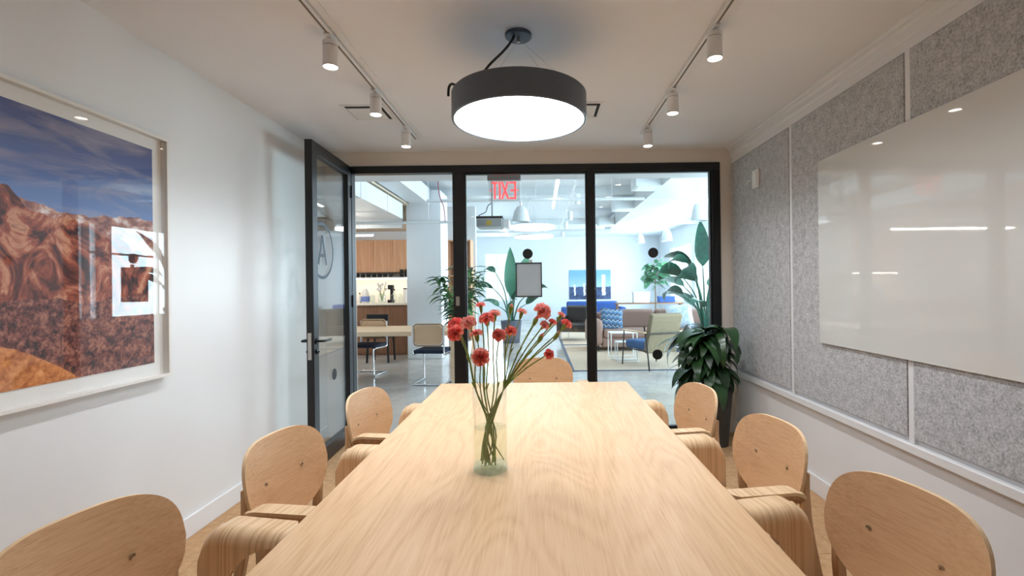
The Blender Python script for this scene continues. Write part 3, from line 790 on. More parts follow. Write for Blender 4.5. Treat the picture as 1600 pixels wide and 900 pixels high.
# corner plant ---------------------------------------------------------------
rnd = random.Random(11)
pl = thing('potted_dracaena', 'bushy dark green potted plant in charcoal planter in the corner', 'plant', (1.50, 4.10, 0))
MB().lathe([(.001, 0), (.088, 0), (.092, .004), (.132, .47), (.136, .475), (.136, .49), (.125, .49), (.121, .45), (.001, .45)], 40, cap=False).build('planter', 'pot_grey', pl, smooth=True)
MB().lathe([(.001, .448), (.1215, .448), (.1215, .462), (.001, .458)], 24, cap=False).build('soil', 'soil', pl)
for i, (a, b, h) in enumerate(((-.03, .02, .92), (.04, -.02, .84), (-.01, -.05, .72), (-.05, -.01, .62))):
    MB().tube([(a * .6, b * .6, .44), (a, b, h * .75), (a * 1.4, b * 1.4, h)], [.012, .010, .007], 8).build('cane', 'bark', pl, smooth=True)
lm = [leaf_mesh('leaf', .33 + .04 * i, .118 + .008 * i, d, 'leaf_dark', 9, .25) for i, d in enumerate((1.9, 2.2, 1.5, 2.4))]
for i in range(215):
    z = rnd.choice([rnd.uniform(.82, .99), rnd.uniform(.62, .90), rnd.uniform(.50, .72)])
    yaw = rnd.uniform(0, 2 * PI); pitch = rnd.uniform(.1, .75) if z > .7 else rnd.uniform(-.2, .5)
    sc = rnd.uniform(.75, 1.12)
    dx, dyy = math.cos(yaw), math.sin(yaw)
    if dx > .25 and abs(dyy) < .97: sc *= .72
    if dyy > .25: sc *= .70
    bx = -.11 if rnd.random() < .7 else 0
    put_leaf(rnd.choice(lm), pl, (bx + rnd.uniform(-.05, .03), rnd.uniform(-.06, .04), z), yaw, pitch, rnd.uniform(-.3, .3), sc)

# ------------------------------------------------------------------ lounge shell
LX0, LX1, LY1, LZ = -5.6, 5.0, 20.0, 3.45
struct(box('floor_lounge', LX0, LX1, YB + .02, LY1, -.12, 0, 'concrete'), 'polished grey concrete floor beyond the glass partition', 'floor')
struct(box('ceiling_lounge', LX0 - .1, LX1 + .1, YO, LY1 + .1, LZ, LZ + .1, 'lounge_white'), 'white painted open ceiling over the lounge', 'ceiling')
struct(box('ceiling_soffit', -2.2, 2.2, YO, YO + .42, 2.475, 2.56, 'lounge_white'), 'low white soffit just outside the glass partition', 'ceiling')
struct(box('wall_lounge_left', LX0 - .1, LX0, YO, LY1, 0, LZ, 'lounge_white'), 'white lounge wall beyond the kitchen', 'wall')
m_ = MB().box(LX0, XL - .1, YB, YO, 0, LZ).box(XR + .1, LX1, YB, YO, 0, LZ)
struct(m_.build('wall_lounge_near', 'lounge_white'), 'white lounge walls on either side of the meeting room', 'wall')
def wall_with_windows(name, label, spans, lo, hi, along, pos, a0, a1):
    """wall of thickness .2; spans are window openings along its run, glazed between z lo and hi"""
    m = MB(); e = a0
    def put(s0, s1, z0, z1):
        if along == 'y': m.box(pos, pos + .2, s0, s1, z0, z1)
        else: m.box(s0, s1, pos, pos + .2, z0, z1)
    for (s0, s1) in spans:
        put(e, s0, 0, LZ); put(s0, s1, 0, lo); put(s0, s1, hi, LZ); e = s1
    put(e, a1, 0, LZ)
    return struct(m.build(name, 'lounge_white'), label, 'wall')
wall_with_windows('wall_lounge_right', 'white lounge wall with tall daylight windows', WIN_R, .8, 2.8, 'y', LX1, YO, LY1 + .2)
wall_with_windows('wall_lounge_far', 'white far wall of the lounge with the coast print', [(-2.25, -1.25)], .8, 2.8, 'x', LY1, LX0, LX1)
def lounge_window(n, a, b, along, pos):
    w_ = bpy.data.objects.new('window_%d' % n, None); C.objects.link(w_)
    struct(w_, 'tall white framed lounge window letting in daylight', 'window')
    def bx_(nm, s0, s1, z0, z1, d0, d1, mat):
        if along == 'y': box(nm, pos + d0, pos + d1, s0, s1, z0, z1, mat, w_)
        else: box(nm, s0, s1, pos + d0, pos + d1, z0, z1, mat, w_)
    bx_('frame', a, a + .05, .8, 2.8, .04, .1, 'white_metal'); bx_('frame', b - .05, b, .8, 2.8, .04, .1, 'white_metal')
    bx_('frame', a + .05, b - .05, .8, .85, .04, .1, 'white_metal'); bx_('frame', a + .05, b - .05, 2.75, 2.8, .04, .1, 'white_metal')
    mid = (a + b) / 2
    bx_('glazing_bar', mid - .025, mid + .025, .85, 2.75, .045, .095, 'white_metal')
    bx_('glazing_bar', a + .05, mid - .025, 2.15, 2.19, .05, .09, 'white_metal'); bx_('glazing_bar', mid + .025, b - .05, 2.15, 2.19, .05, .09, 'white_metal')
    bx_('pane', a + .05, b - .05, .85, 2.75, .066, .074, 'glass')
for i, (a, b) in enumerate(WIN_R): lounge_window(2 + i, a, b, 'y', LX1)  # first one is the added window, out of view
lounge_window(6, -2.25, -1.25, 'x', LY1)
for y, lb in ((10.0, 'white ceiling beam nearest the glass, crossing the lounge'), (14.7, 'second white ceiling beam crossing the lounge')):
    struct(box('ceiling_beam', LX0, LX1, y, y + .25, LZ - .17, LZ - .0005, 'duct'), lb, 'beam')
struct(box('column', -2.57, -1.90, 9.3, 10.0, 0, LZ - .18, 'lounge_white', bevel=.01), 'square white column between the kitchen and lounge', 'column')

# ------------------------------------------------------------------ overhead services
d_ = thing('air_duct', 'wide white air duct running deep over the lounge seating', 'duct', (2.02, 7.3, 3.0))
box('trunk', 0, .80, 0, 7.4, 0, .32, 'duct', d_)
for y in (.3, 3.4, 6.9): MB().tube([(.4, y, .32), (.4, y, LZ - 3.0005)], .006, 6).build('hanger', 'white_metal', d_)
for (y, n_) in ((.55, 0), (2.8, 1), (5.4, 2)):
    bx = box('outlet_box', -.42, -.001, y, y + .45, .0, .19, 'duct', d_); box('grille', -.38, -.04, y + .04, y + .41, -.006, -.0005, 'white_metal', bx)
for y in (1.8, 3.6, 5.4): box('flange', -.012, .812, y, y + .03, -.012, .319, 'white_metal', d_)
d_ = thing('air_duct', 'short white air duct ending in front of the column', 'duct', (-2.47, 7.35, 3.0))
box('trunk', 0, .36, 0, 1.85, 0, .30, 'duct', d_); box('flange', -.012, .372, 1.85, 1.88, -.012, .3, 'white_metal', d_)
for y in (.4, 1.5): MB().tube([(.18, y, .30), (.18, y, LZ - 3.0005)], .006, 6).build('hanger', 'white_metal', d_)
d_ = thing('air_duct', 'broad white air duct running towards the kitchen bar', 'duct', (-3.22, 5.6, 2.66))
box('trunk', 0, .70, 0, 3.3, 0, .28, 'duct', d_)
for y in (1.2, 2.4): box('flange', -.012, .712, y, y + .03, -.012, .279, 'white_metal', d_)
for y, h_ in ((.5, LZ - 2.6605), (2.9, .3195)): MB().tube([(.35, y, .28), (.35, y, h_)], .006, 6).build('hanger', 'white_metal', d_)
def pipe(x0, x1, y, z, r, lb):
    t = thing('sprinkler_pipe', lb, 'pipe', (x0, y, z)); MB().tube([(0, 0, 0), (x1 - x0, 0, 0)], r, 12).build('tube', 'duct', t, smooth=True)
    for q in (.15, .5, .85): MB().tube([((x1 - x0) * q, 0, r * .9), ((x1 - x0) * q, 0, (LZ if x0 + (x1 - x0) * q > -2.5 else 2.98) - z - .0005)], .005, 6).build('hanger', 'white_metal', t)
pipe(-4.9, -1.6, 9.12, 2.62, .028, 'thin white pipe crossing in front of the white column')
pipe(-2.0, 1.9, 8.6, 2.93, .03, 'white sprinkler pipe spanning the lounge below the first beam')
pipe(-2.0, 1.9, 12.8, 2.86, .035, 'far white sprinkler pipe behind the round disc lamps')
tag(MB().tube(smoothpath([(-1.72, 8.2, 3.449), (-1.70, 8.2, 3.0), (-1.62, 8.2, 2.75), (-1.60, 8.2, 2.5)], 4), .007, 6).build('hanging_cable', 'red_wire', smooth=True), 'thin dull red cable hanging near the white column', 'cable')
ks = thing('kitchen_soffit', 'cream lowered ceiling over the kitchen bar', 'soffit', (0, 0, 0))
box('panel', -5.5, -2.66, 9.4, 11.15, 2.70, 2.78, 'kitchen_ceiling', ks); box('fascia', -5.5, -2.66, 9.34, 9.4, 2.55, 2.80, 'lounge_white', ks)
box('upper_panel', -5.5, -2.52, 7.05, 11.15, 2.98, 3.02, 'kitchen_ceiling', ks)
for y in (7.4, 9.0):
    for x in (-5.0, -3.0): MB().tube([(x, y, 3.02), (x, y, LZ - .0005)], .008, 6).build('hanger', 'white_metal', ks)
for x in (-5.0, -4.0, -3.0): MB().tube([(x, 9.8, 2.78), (x, 9.8, 2.9795)], .008, 6).build('hanger', 'white_metal', ks)
ln = thing('linear_pendant', 'long glowing linear lamp hanging over the kitchen bar', 'lamp', (-4.25, 9.0, 2.36))
box('housing', -1.15, 1.15, -.03, .03, .02, .05, 'white_metal', ln); box('tube', -1.13, 1.13, -.022, .022, 0, .02, 'linear_glow', ln)
for x in (-1, 1): MB().tube([(x, 0, .05), (x, 0, .6195)], .003, 6).build('suspension_cable', 'white_metal', ln)
def linear(x, y0, y1, z, lb):
    t = thing('linear_ceiling_lamp', lb, 'lamp', (x, y0, z))
    box('housing', -.03, .03, 0, y1 - y0, .02, .05, 'white_metal', t); box('tube', -.022, .022, .02, y1 - y0 - .02, 0, .02, 'disc_glow', t)
    for y in (.15, y1 - y0 - .15): MB().tube([(0, y, .05), (0, y, LZ - z - .0005)], .004, 6).build('hanger', 'white_metal', t)
linear(.30, 7.3, 9.9, 2.98, 'slim white linear lamp running away right of the exit sign')
linear(-.92, 11.6, 14.4, 2.9, 'slim white linear lamp running away behind the projector')
for (px_, py2, Y, dm, lb) in ((832, 357, 10.3, .96, 'nearer glowing round disc lamp hanging mid lounge'), (834, 371, 12.1, .97, 'farther glowing round disc lamp hanging mid lounge')):
    p = at(px_, py2, Y); t = thing('disc_lamp', lb, 'lamp', p, group='round disc lamps in the lounge')
    MB().lathe([(.001, 0), (dm / 2, 0), (dm / 2, .008), (.001, .008)], 48, cap=False).build('diffuser', 'disc_glow', t)
    MB().lathe([(.001, .0085), (dm / 2 + .008, .0085), (dm / 2 + .008, .05), (.001, .05)], 48, cap=False).build('housing', 'white_metal', t)
    for a in (0, 2.1, 4.2): MB().tube([(.35 * math.cos(a), .35 * math.sin(a), .05), (0.02 * math.cos(a), .02 * math.sin(a), LZ - p.z - .0005)], .003, 5).build('suspension_cable', 'white_metal', t)
def bell(px_, ytop, ybot, wtop, wbot, Y, lb, mat='duct'):
    p = at(px_, ybot, Y); h = (ybot - ytop) * Y / F; r0 = wbot * Y / F / 2; r1 = wtop * Y / F / 2
    t = thing('bell_pendant', lb, 'lamp', p, group='white bell pendants in the lounge')
    MB().lathe([(r0 - .006, 0), (r0, 0), (r0 * .93 + r1 * .07, h * .25), (r0 * .62 + r1 * .38, h * .65), (r1, h * .95), (r1 * .6, h), (.012, h), (.012, h - .01), (r1 * .55, h - .01), (r0 * .6 + r1 * .38, h * .6), (r0 - .006, 0)], 36, cap=False).build('shade', mat, t, smooth=True)
    MB().tube([(0, 0, h), (0, 0, h + .07)], .02, 12).build('socket_cap', 'white_metal', t, smooth=True)
    MB().tube([(0, 0, h + .06), (0, 0, LZ - p.z - .0005)], .005, 6).build('cord', 'white_metal', t)
bell(814, 322, 347, 12, 27, 8.0, 'white bell pendant hanging just behind the exit sign')
bell(1093, 318, 345, 16, 25, 9.0, 'largest white bell pendant at the right over the banana plant')
bell(1042, 358, 377, 8, 17, 11.6, 'white bell pendant hanging above the fig tree')
bell(1001, 366, 380, 6, 12, 14.0, 'small distant white bell pendant right of the air duct end')
# track heads in a row
t = thing('lighting_track', 'white lighting track running away over the middle of the lounge', 'track', (.63, 8.0, 3.1))
box('rail', -.02, .02, 0, 7.0, 0, .03, 'white_metal', t)
for y in (.4, 3.3, 6.6): MB().tube([(0, y, .03), (0, y, LZ - 3.1 - .0005)], .006, 6).build('hanger', 'white_metal', t)
sp0 = None
for i, (y, lb) in enumerate(((8.7, 'nearest white track head on the lounge track'), (10.7, 'second white track head on the lounge track'), (12.4, 'third white track head on the lounge track'), (14.2, 'farthest white track head on the lounge track'))):
    if sp0 is None:
        sp0 = thing('lounge_spotlight', lb, 'spotlight', group='white track heads on the lounge track')
        MB().lathe([(.001, 0), (.055, 0), (.055, .19), (.045, .2), (.001, .2)], 20, (.07, 0, -.25), cap=False).build('body', 'white_metal', sp0, smooth=True)
        MB().bar((0, 0, -.0005), (.07, 0, -.06), .02, .02).build('bracket', 'white_metal', sp0); o = sp0
    else: o = dup(sp0, lb)
    o.location = (.63, y, 3.1)
# exit sign, seen from behind
ex = thing('exit_sign', 'clear hanging exit sign with red letters seen reversed from inside', 'sign', (-.336, 4.72, 2.475))
box('ceiling_plate', -.055, .055, -.03, .03, -.012, -.0005, 'grey_bar', ex); box('housing', -.163, .163, -.022, .022, -.062, -.012, 'grey_bar', ex, bevel=.003)
k = NT('clear_acrylic'); tr_ = k.n('ShaderNodeBsdfTransparent', {'Color': (1, 1, 1, 1)}); df = k.n('ShaderNodeBsdfDiffuse', {'Color': lin((240, 244, 248))})
mx = k.n('ShaderNodeMixShader', {0: .2, 1: tr_.outputs[0], 2: df.outputs[0]}); k.t.links.new(mx.outputs[0], k.out.inputs[0]); M['acrylic'] = k.m
box('face_plate', -.155, .155, -.004, .004, -.262, -.062, 'acrylic', ex)
def stroke(l):
    o = MB()
    for (a, b) in l: o.bar((a[0], -.0055, a[1]), (b[0], -.0055, b[1]), .0016, .017, (1, 0, 0) if abs(a[0] - b[0]) < abs(a[1] - b[1]) else (0, 0, 1))
    return o
z0, z1 = -.243, -.075; zm = (z0 + z1) / 2
# mirrored for the viewer: the sign faces the lounge
stroke([((.108, z0), (.108, z1)), ((.112, z1 - .008), (.054, z1 - .008)), ((.112, zm), (.062, zm)), ((.112, z0 + .008), (.054, z0 + .008))]).build('letter_e', 'exit_red', ex)
stroke([((.040, z0), (-.022, z1)), ((-.022, z0), (.040, z1))]).build('letter_x', 'exit_red', ex)
stroke([((-.043, z0), (-.043, z1))]).build('letter_i', 'exit_red', ex)
stroke([((-.092, z0), (-.092, z1)), ((-.062, z1 - .008), (-.122, z1 - .008))]).build('letter_t', 'exit_red', ex)
for s_ in (-1, 1): MB().add([(s_ * .128, -.0055, zm + .014), (s_ * .128, -.0055, zm - .014), (s_ * .142, -.0055, zm)], [(0, 1, 2)]).build('arrow', 'exit_red', ex)
# projector
p = at(766, 356, 6.6); pj = thing('ceiling_projector', 'grey projector hanging from a pole below the exit sign', 'projector', p)
box('shell', -.175, .175, -.13, .22, 0, .115, 'projector', pj, bevel=.012, seg=3); box('vent_panel', -.165, -.04, -.134, -.13, .02, .095, 'grey_bar', pj); box('warning_label', -.04, .03, -.134, -.13, .02, .085, 'label_yellow', pj)
box('mount_plate', -.18, .18, -.12, .12, .116, .145, 'black_metal', pj, bevel=.004); MB().tube([(.03, 0, .145), (.03, 0, LZ - p.z - .0005)], .012, 10).build('pole', 'grey_bar', pj)
MB().tube(smoothpath([(-.17, -.02, .14), (-.14, -.02, .175), (-.06, 0, .22), (-.03, 0, .30), (.02, 0, .34)], 4), .006, 6).build('cable', 'black_soft', pj, smooth=True)
MB().lathe([(.001, 0), (.045, 0), (.05, .06), (.04, .075), (.001, .075)], 20, cap=False).build('lens_barrel', 'black_soft', pj, (.215, -.02, .05), (PI / 2, 0, 0), smooth=True)
box('side_pod', .176, .27, -.10, .14, -.0, .10, 'white_metal', pj, bevel=.01)

# ------------------------------------------------------------------ kitchen
kt = thing('kitchen_bar', 'brown oak kitchen bar with pale stone top left of column', 'counter', (0, 9.9, 0))
for i in range(6):
    x0 = -5.4 + .465 * i; box('front_panel', x0 + .002, x0 + .463, 0, .02, .04, 1.03, 'bar_wood', kt)
box('carcass', -5.4, -2.612, .02, .62, .0, 1.03, 'bar_wood', kt); box('stone_top', -5.4, -2.60, -.03, .66, 1.03, 1.07, 'counter', kt, bevel=.004)
struct(box('wall_kitchen', -5.55, -1.48, 11.2, 11.35, 0, LZ - .18, 'lounge_white'), 'white wall behind the kitchen cupboards', 'wall')
struct(box('wall_backsplash', -5.5, -2.0, 11.17, 11.1995, .9, 1.72, 'counter'), 'bright backsplash behind the kitchen bar', 'wall')
c0 = None
for i, lb in enumerate(('wall cupboard', 'wall cupboard', 'wall cupboard', 'wall cupboard', 'wall cupboard')):
    l_ = ('brown oak wall cupboard farthest from the column', 'second brown oak wall cupboard from the door side', 'third brown oak wall cupboard from the door side', 'brown oak wall cupboard next but one to the column', 'brown oak wall cupboard touching the column in view')[i]
    if c0 is None:
        c0 = thing('wall_cupboard', l_, 'cupboard', group='brown oak wall cupboards'); box('body', .002, .438, 0, .3495, 0, .73, 'cab_wood', c0)
        d = box('door', .003, .437, -.02, -.0005, .002, .728, 'cab_wood', c0); o = c0
    else: o = dup(c0, l_)
    o.location = (-4.62 + .44 * i, 10.85, 1.74)
sh = thing('kitchen_shelf', 'white shelf with a light strip under the oak cupboards', 'shelf', (0, 10.85, 1.60))
box('board', -4.62, -2.42, -.10, .319, 0, .03, 'white_metal', sh); box('light_strip', -4.6, -2.44, .02, .05, -.012, -.0005, 'strip_glow', sh)
box('bracket', -4.62, -4.60, .0, .319, -.05, -.0005, 'white_metal', sh); box('bracket', -2.44, -2.42, .0, .319, -.05, -.0005, 'white_metal', sh)
def mug(x, z, lb, first=[None]):
    if first[0] is None:
        t = thing('mug', lb, 'mug', group='black mugs on the kitchen shelf')
        MB().lathe([(.001, 0), (.036, 0), (.042, .008), (.043, .085), (.040, .085), (.038, .012), (.001, .012)], 16, cap=False).build('cup', 'mug', t, smooth=True)
        MB().tube(smoothpath([(.041, 0, .07), (.066, 0, .066), (.068, 0, .03), (.041, 0, .02)], 3), .006, 6).build('handle', 'mug', t, smooth=True)
        first[0] = t; o = t
    else: o = dup(first[0], lb)
    o.location = (x, 10.80, z); o.rotation_euler = (0, 0, -1.2)
ORD = ('first', 'second', 'third', 'fourth', 'fifth', 'sixth', 'seventh', 'eighth')
for i in range(8): mug(-4.22 + .125 * i, 1.6305, '%s black mug from the left in the single shelf row' % ORD[i])
for r_ in range(2):
    for i in range(5): mug(-3.10 + .115 * i, 1.6305 + .0865 * r_, '%s black mug from the left in %s tier of the stacked mugs' % (ORD[i], 'lower' if r_ == 0 else 'upper'))
def jar(name, px_, ytop, wpx, prof, mat, lb, cat, Y=10.25, extra=None):
    p = at(px_, 468, Y); p.z = 1.0705; h = (466 - ytop) * Y / F; r = wpx * Y / F / 2
    t = thing(name, lb, cat, p); MB().lathe([(a * r, b * h) for a, b in prof], 20, cap=False).build('body', mat, t, smooth=True)
    if extra: extra(t, h, r)
    return t
BT = [(.01, 0), (1, 0), (1, .6), (.35, .78), (.3, 1), (.01, 1)]; CY = [(.01, 0), (1, 0), (1, .95), (.9, 1), (.01, 1)]; DM = [(.01, 0), (.9, 0), (1, .3), (.8, .75), (.3, 1), (.01, 1)]
jar('water_dispenser', 571, 443, 13, DM, 'white_plastic', 'white domed jug with blue label on the bar', 'jug', extra=lambda t, h, r: MB().lathe([(r * 1.01, h * .1), (r * 1.01, h * .45)], 20, cap=False).build('label', 'label_blue', t))
jar('glass_jar', 582, 454, 8, CY, 'vase_base', 'small clear jar beside the domed jug', 'jar')
def bloomy(t, h, r):
    rn = random.Random(5)
    for i in range(9):
        a = rn.uniform(0, 6.28); e = Vector((math.cos(a) * rn.uniform(.03, .12), math.sin(a) * .08, h + rn.uniform(.08, .24)))
        MB().tube([(0, 0, h * .2), e * .6 + Vector((0, 0, h * .2)), e], .004, 5).build('stem', 'stem_green', t)
        MB().lathe([(.005, -.03), (.035, -.01), (.03, .02), (.004, .03)], 8, e).build('flower_head', 'white_plastic', t, smooth=True)
jar('flower_vase', 597, 452, 12, CY, 'vase_base', 'clear vase of white flowers standing on the bar', 'vase', extra=bloomy)
def tallcap(t, h, r): MB().lathe([(r * .4, h), (r * .4, h + .03), (.001, h + .03)], 12, cap=False).build('cap', 'black_soft', t)
jar('syrup_bottle', 562, 452, 5, BT, 'white_plastic', 'slim white bottle with black cap at the bar end', 'bottle', extra=tallcap)
jar('green_bottle', 616, 447, 8, BT, 'vase_base', 'pale green bottle near the right end of the bar', 'bottle', extra=tallcap)
jar('milk_jug', 626, 452, 9, DM, 'vase_base', 'greenish glass carafe at the right end of the bar', 'carafe')
jar('paper_cup_stack', 634, 445, 7, CY, 'white_plastic', 'tall stack of white cups against the column', 'cups', extra=lambda t, h, r: MB().lathe([(r, h), (r * 1.05, h + .02), (.001, h + .02)], 14, cap=False).build('lid', 'gap', t))
t = thing('coffee_grinder', 'small black coffee grinder in the middle of bar', 'grinder', (at(611, 466, 10.35).x, 10.35, 1.0705))
box('base', -.06, .06, -.06, .06, 0, .06, 'black_soft', t, bevel=.006); box('column', -.02, .04, .01, .05, .06, .28, 'black_soft', t); box('hopper', -.055, .055, -.06, .06, .28, .38, 'black_soft', t, bevel=.01)
wp = thing('tall_cabinet', 'tall brown wood cabinet with shelf right of column', 'cabinet', (-1.99, 10.45, 0))
box('back_panel', 0, .5, .42, .449, 0, 2.42, 'cab_wood', wp); box('side', 0, .02, 0, .42, 0, 2.42, 'cab_wood', wp); box('side', .48, .5, 0, .42, 0, 2.42, 'cab_wood', wp)
for z in (0.05, .8, 1.62, 2.39): box('shelf', .02, .48, .02, .42, z, z + .025, 'cab_wood', wp)
# communal table
ct = thing('communal_table', 'pale wood communal table beyond the open doorway', 'table', (-3.0, 7.42, 0))
box('tabletop', -1.9, 1.80, -.56, .56, .685, .75, 'lounge_table', ct, bevel=.004)
for x in (-1.6, 1.74):
    for y in (-.44, .44): box('leg', x - .035, x + .035, y - .035, y + .035, 0, .6845, 'lounge_table', ct)
# cantilever cane chairs
def cesca():
    t = thing('cantilever_chair', 'x', 'chair', group='chrome cantilever chairs at the communal table')
    for s_ in (-1, 1):
        P = smoothpath([(-.205, s_ * .225, .84), (-.20, s_ * .225, .62), (-.20, s_ * .225, .47), (-.17, s_ * .225, .432), (0, s_ * .225, .432), (.22, s_ * .225, .432), (.255, s_ * .225, .40), (.255, s_ * .225, .2), (.255, s_ * .225, .05), (.22, s_ * .225, .0125), (0, s_ * .225, .0125), (-.20, s_ * .225, .0125)], 4)
        MB().tube(P, .0125, 10).build('tube_frame', 'chrome', t, smooth=True)
    MB().tube([(-.20, -.225, .0125), (-.20, .225, .0125)], .0125, 10).build('floor_bar', 'chrome', t, smooth=True)
    m = MB().prism(rrect(.44, .46, .05, 4, .02, 0), lambda a, b: (a, b, .446), lambda a, b: (a, b, .505 - .5 * (abs(b) / .23) ** 4 * .03))
    m.build('seat', 'navy', t, bevel=.012)
    o = rrect(.43, .30, .06, 5, 0, .71)
    MB().prism([(a * .93, .71 + (b - .71) * .88) for a, b in o], lambda a, b: (-.196 - .0 + .25 * a * a, a, b), lambda a, b: (-.203 + .25 * a * a, a, b)).build('cane_panel', 'cane', t)
    MB().tube([(-.20 + .25 * a * a, a, b) for a, b in o], .013, 8, closed=True).build('back_frame', 'cane_frame', t, smooth=True)
    return t
cz = cesca(); cz.location = (-1.55, 6.93, 0); cz.rotation_euler = (0, 0, math.radians(84)); cz['label'] = 'chrome cane backed chair with its back to the doorway'
o = dup(cz, 'chrome cane backed chair tucked in on the far table side'); o.location = (-2.77, 7.72, 0); o.rotation_euler = (0, 0, math.radians(-98))
bs = thing('black_chair', 'dark chair standing in front of the kitchen bar', 'chair', (-3.0, 9.05, 0))
box('seat', -.2, .2, -.2, .2, .45, .49, 'black_soft', bs, bevel=.01); box('backrest', -.2, .2, -.2, -.175, .62, .90, 'black_soft', bs, bevel=.008)
for x in (-.18, .18):
    for y in (-.18, .18): MB().bar((x * 1.1, y * 1.1, 0), (x, y, .4495), .03, .03).build('leg', 'black_soft', bs)
    MB().bar((x, -.185, .4905), (x, -.188, .64), .03, .02).build('back_post', 'black_soft', bs)

# ------------------------------------------------------------------ lounge furniture
def rug(y0, y1, lb):
    t = thing('rug', lb, 'rug', (.50, y0, 0), group='oat rugs in the lounge')
    box('pile', .05, 2.30, .05, y1 - y0 - .05, .0005, .010, 'rug', t)
    m = MB().box(0, 2.35, 0, .05, .0005, .011).box(0, 2.35, y1 - y0 - .05, y1 - y0, .0005, .011).box(0, .05, .05, y1 - y0 - .05, .0005, .011).box(2.30, 2.35, .05, y1 - y0 - .05, .0005, .011)
    m.build('binding', 'rug_edge', t)
rug(7.72, 11.15, 'oat coloured rug with slate edging under the mauve sofa')
rug(11.22, 14.4, 'oat coloured rug with slate edging under the black armchair')
sf = thing('lounge_sofa', 'mauve brown sofa with rounded arms on the oat rug', 'sofa', (1.02, 9.95, .0115))
def soft(nm, x0, x1, y0, y1, z0, z1, mat, par, r=.08): return box(nm, x0, x1, y0, y1, z0, z1, mat, par, bevel=r, seg=5)
soft('arm', 0, .30, 0, 1.05, .10, .68, 'sofa', sf, .13); soft('arm', 2.75, 3.05, 0, 1.05, .10, .68, 'sofa', sf, .13)
soft('base', .28, 2.77, .06, 1.0, .08, .28, 'sofa', sf, .03)
for i in range(2):
    soft('seat_cushion', .30 + 1.225 * i, 1.523 + 1.225 * i, .02, .78, .27, .45, 'sofa', sf, .06)
    soft('back_cushion', .31 + 1.225 * i, 1.515 + 1.225 * i, .66, .86, .42, .84, 'sofa', sf, .07)
soft('back', .2, 2.85, .82, 1.04, .10, .76, 'sofa', sf, .06)
for x in (.2, 2.85):
    for y in (.12, .92): MB().tube([(x, y, 0), (x, y, .11)], .022, 10).build('foot', 'black_soft', sf)
def cushion(px_, py2, Y, w_, h_, mat, lb, ry=0, rz=0):
    p = at(px_, py2, Y); N = 10; vs = []; fs = []
    for s_ in (1, -1):
        o = len(vs)
        for j in range(N + 1):
            for i in range(N + 1):
                u, v = 2 * i / N - 1, 2 * j / N - 1; d = max(0, (1 - u ** 4) * (1 - v ** 4)) ** .6
                pin = 1 - .06 * (1 - abs(u * v))
                vs.append((u * w_ / 2 * pin, s_ * .075 * d, v * h_ / 2 * pin))
        for j in range(N):
            for i in range(N):
                a = o + j * (N + 1) + i; fs.append((a, a + 1, a + N + 2, a + N + 1))
    m = MB().add(vs, fs).build('cushion', mat, None, p, (-.28, ry, rz), smooth=True, angle=70)
    return tag(m, lb, 'cushion', 'cushions on the mauve sofa')
cushion(956, 498, 10.28, .52, .46, 'chevron', 'blue and white patterned cushion leaning at the left of sofa', .12, .25)
cushion(1062, 494, 10.3, .56, .52, 'marbled', 'pale blue marbled cushion at the right of the sofa', -.1, -.1)
# nesting side tables
def side_table(x, y, w_, dpt, h, lb):
    t = thing('side_table', lb, 'table', (x, y, .0115), group='white wire side tables by the sofa')
    box('top', 0, w_, 0, dpt, h - .012, h, 'white_metal', t, bevel=.002)
    for yy in (.011, dpt - .011):
        MB().tube(smoothpath([(.011, yy, h - .013), (.011, yy, .03), (.03, yy, .011), (w_ - .03, yy, .011), (w_ - .011, yy, .03), (w_ - .011, yy, h - .013)], 3), .010, 8).build('leg_loop', 'white_metal', t, smooth=True)
side_table(1.30, 8.85, .50, .40, .49, 'taller white wire side table before the mauve sofa'); side_table(1.36, 8.52, .38, .28, .36, 'lower white wire side table nested under the taller one')
# lounge armchair seen from behind
ac = thing('lounge_armchair', 'olive beige lounge armchair with thin black metal frame beside potted plant', 'armchair', (1.88, 8.12, .0115), math.radians(112))
m = MB().bar((-.22, 0, .26), (-.42, 0, .90), .60, .10, (1, 0, .4)); m.build('back_cushion', 'chair_beige', ac, bevel=.03, seg=4)
soft('seat_cushion', -.26, .34, -.31, .31, .30, .44, 'blue_cushion', ac, .05)
for s_ in (-1, 1):
    MB().bar((-.34, s_ * .35, .60), (.30, s_ * .35, .60), .05, .025).build('armrest', 'ply_edge', ac, bevel=.008)
    MB().tube([(.30, s_ * .345, .588), (.36, s_ * .35, 0)], .011, 8).build('front_leg', 'black_metal', ac); MB().tube([(-.30, s_ * .345, .70), (-.36, s_ * .345, .45), (-.44, s_ * .35, 0)], .012, 8).build('rear_leg', 'black_metal', ac)
    MB().tube([(-.36, s_ * .345, .30), (.33, s_ * .345, .30)], .010, 8).build('side_rail', 'black_metal', ac)
MB().tube([(-.395, -.345, .585), (-.395, .345, .585)], .011, 8).build('back_rail', 'black_metal', ac)
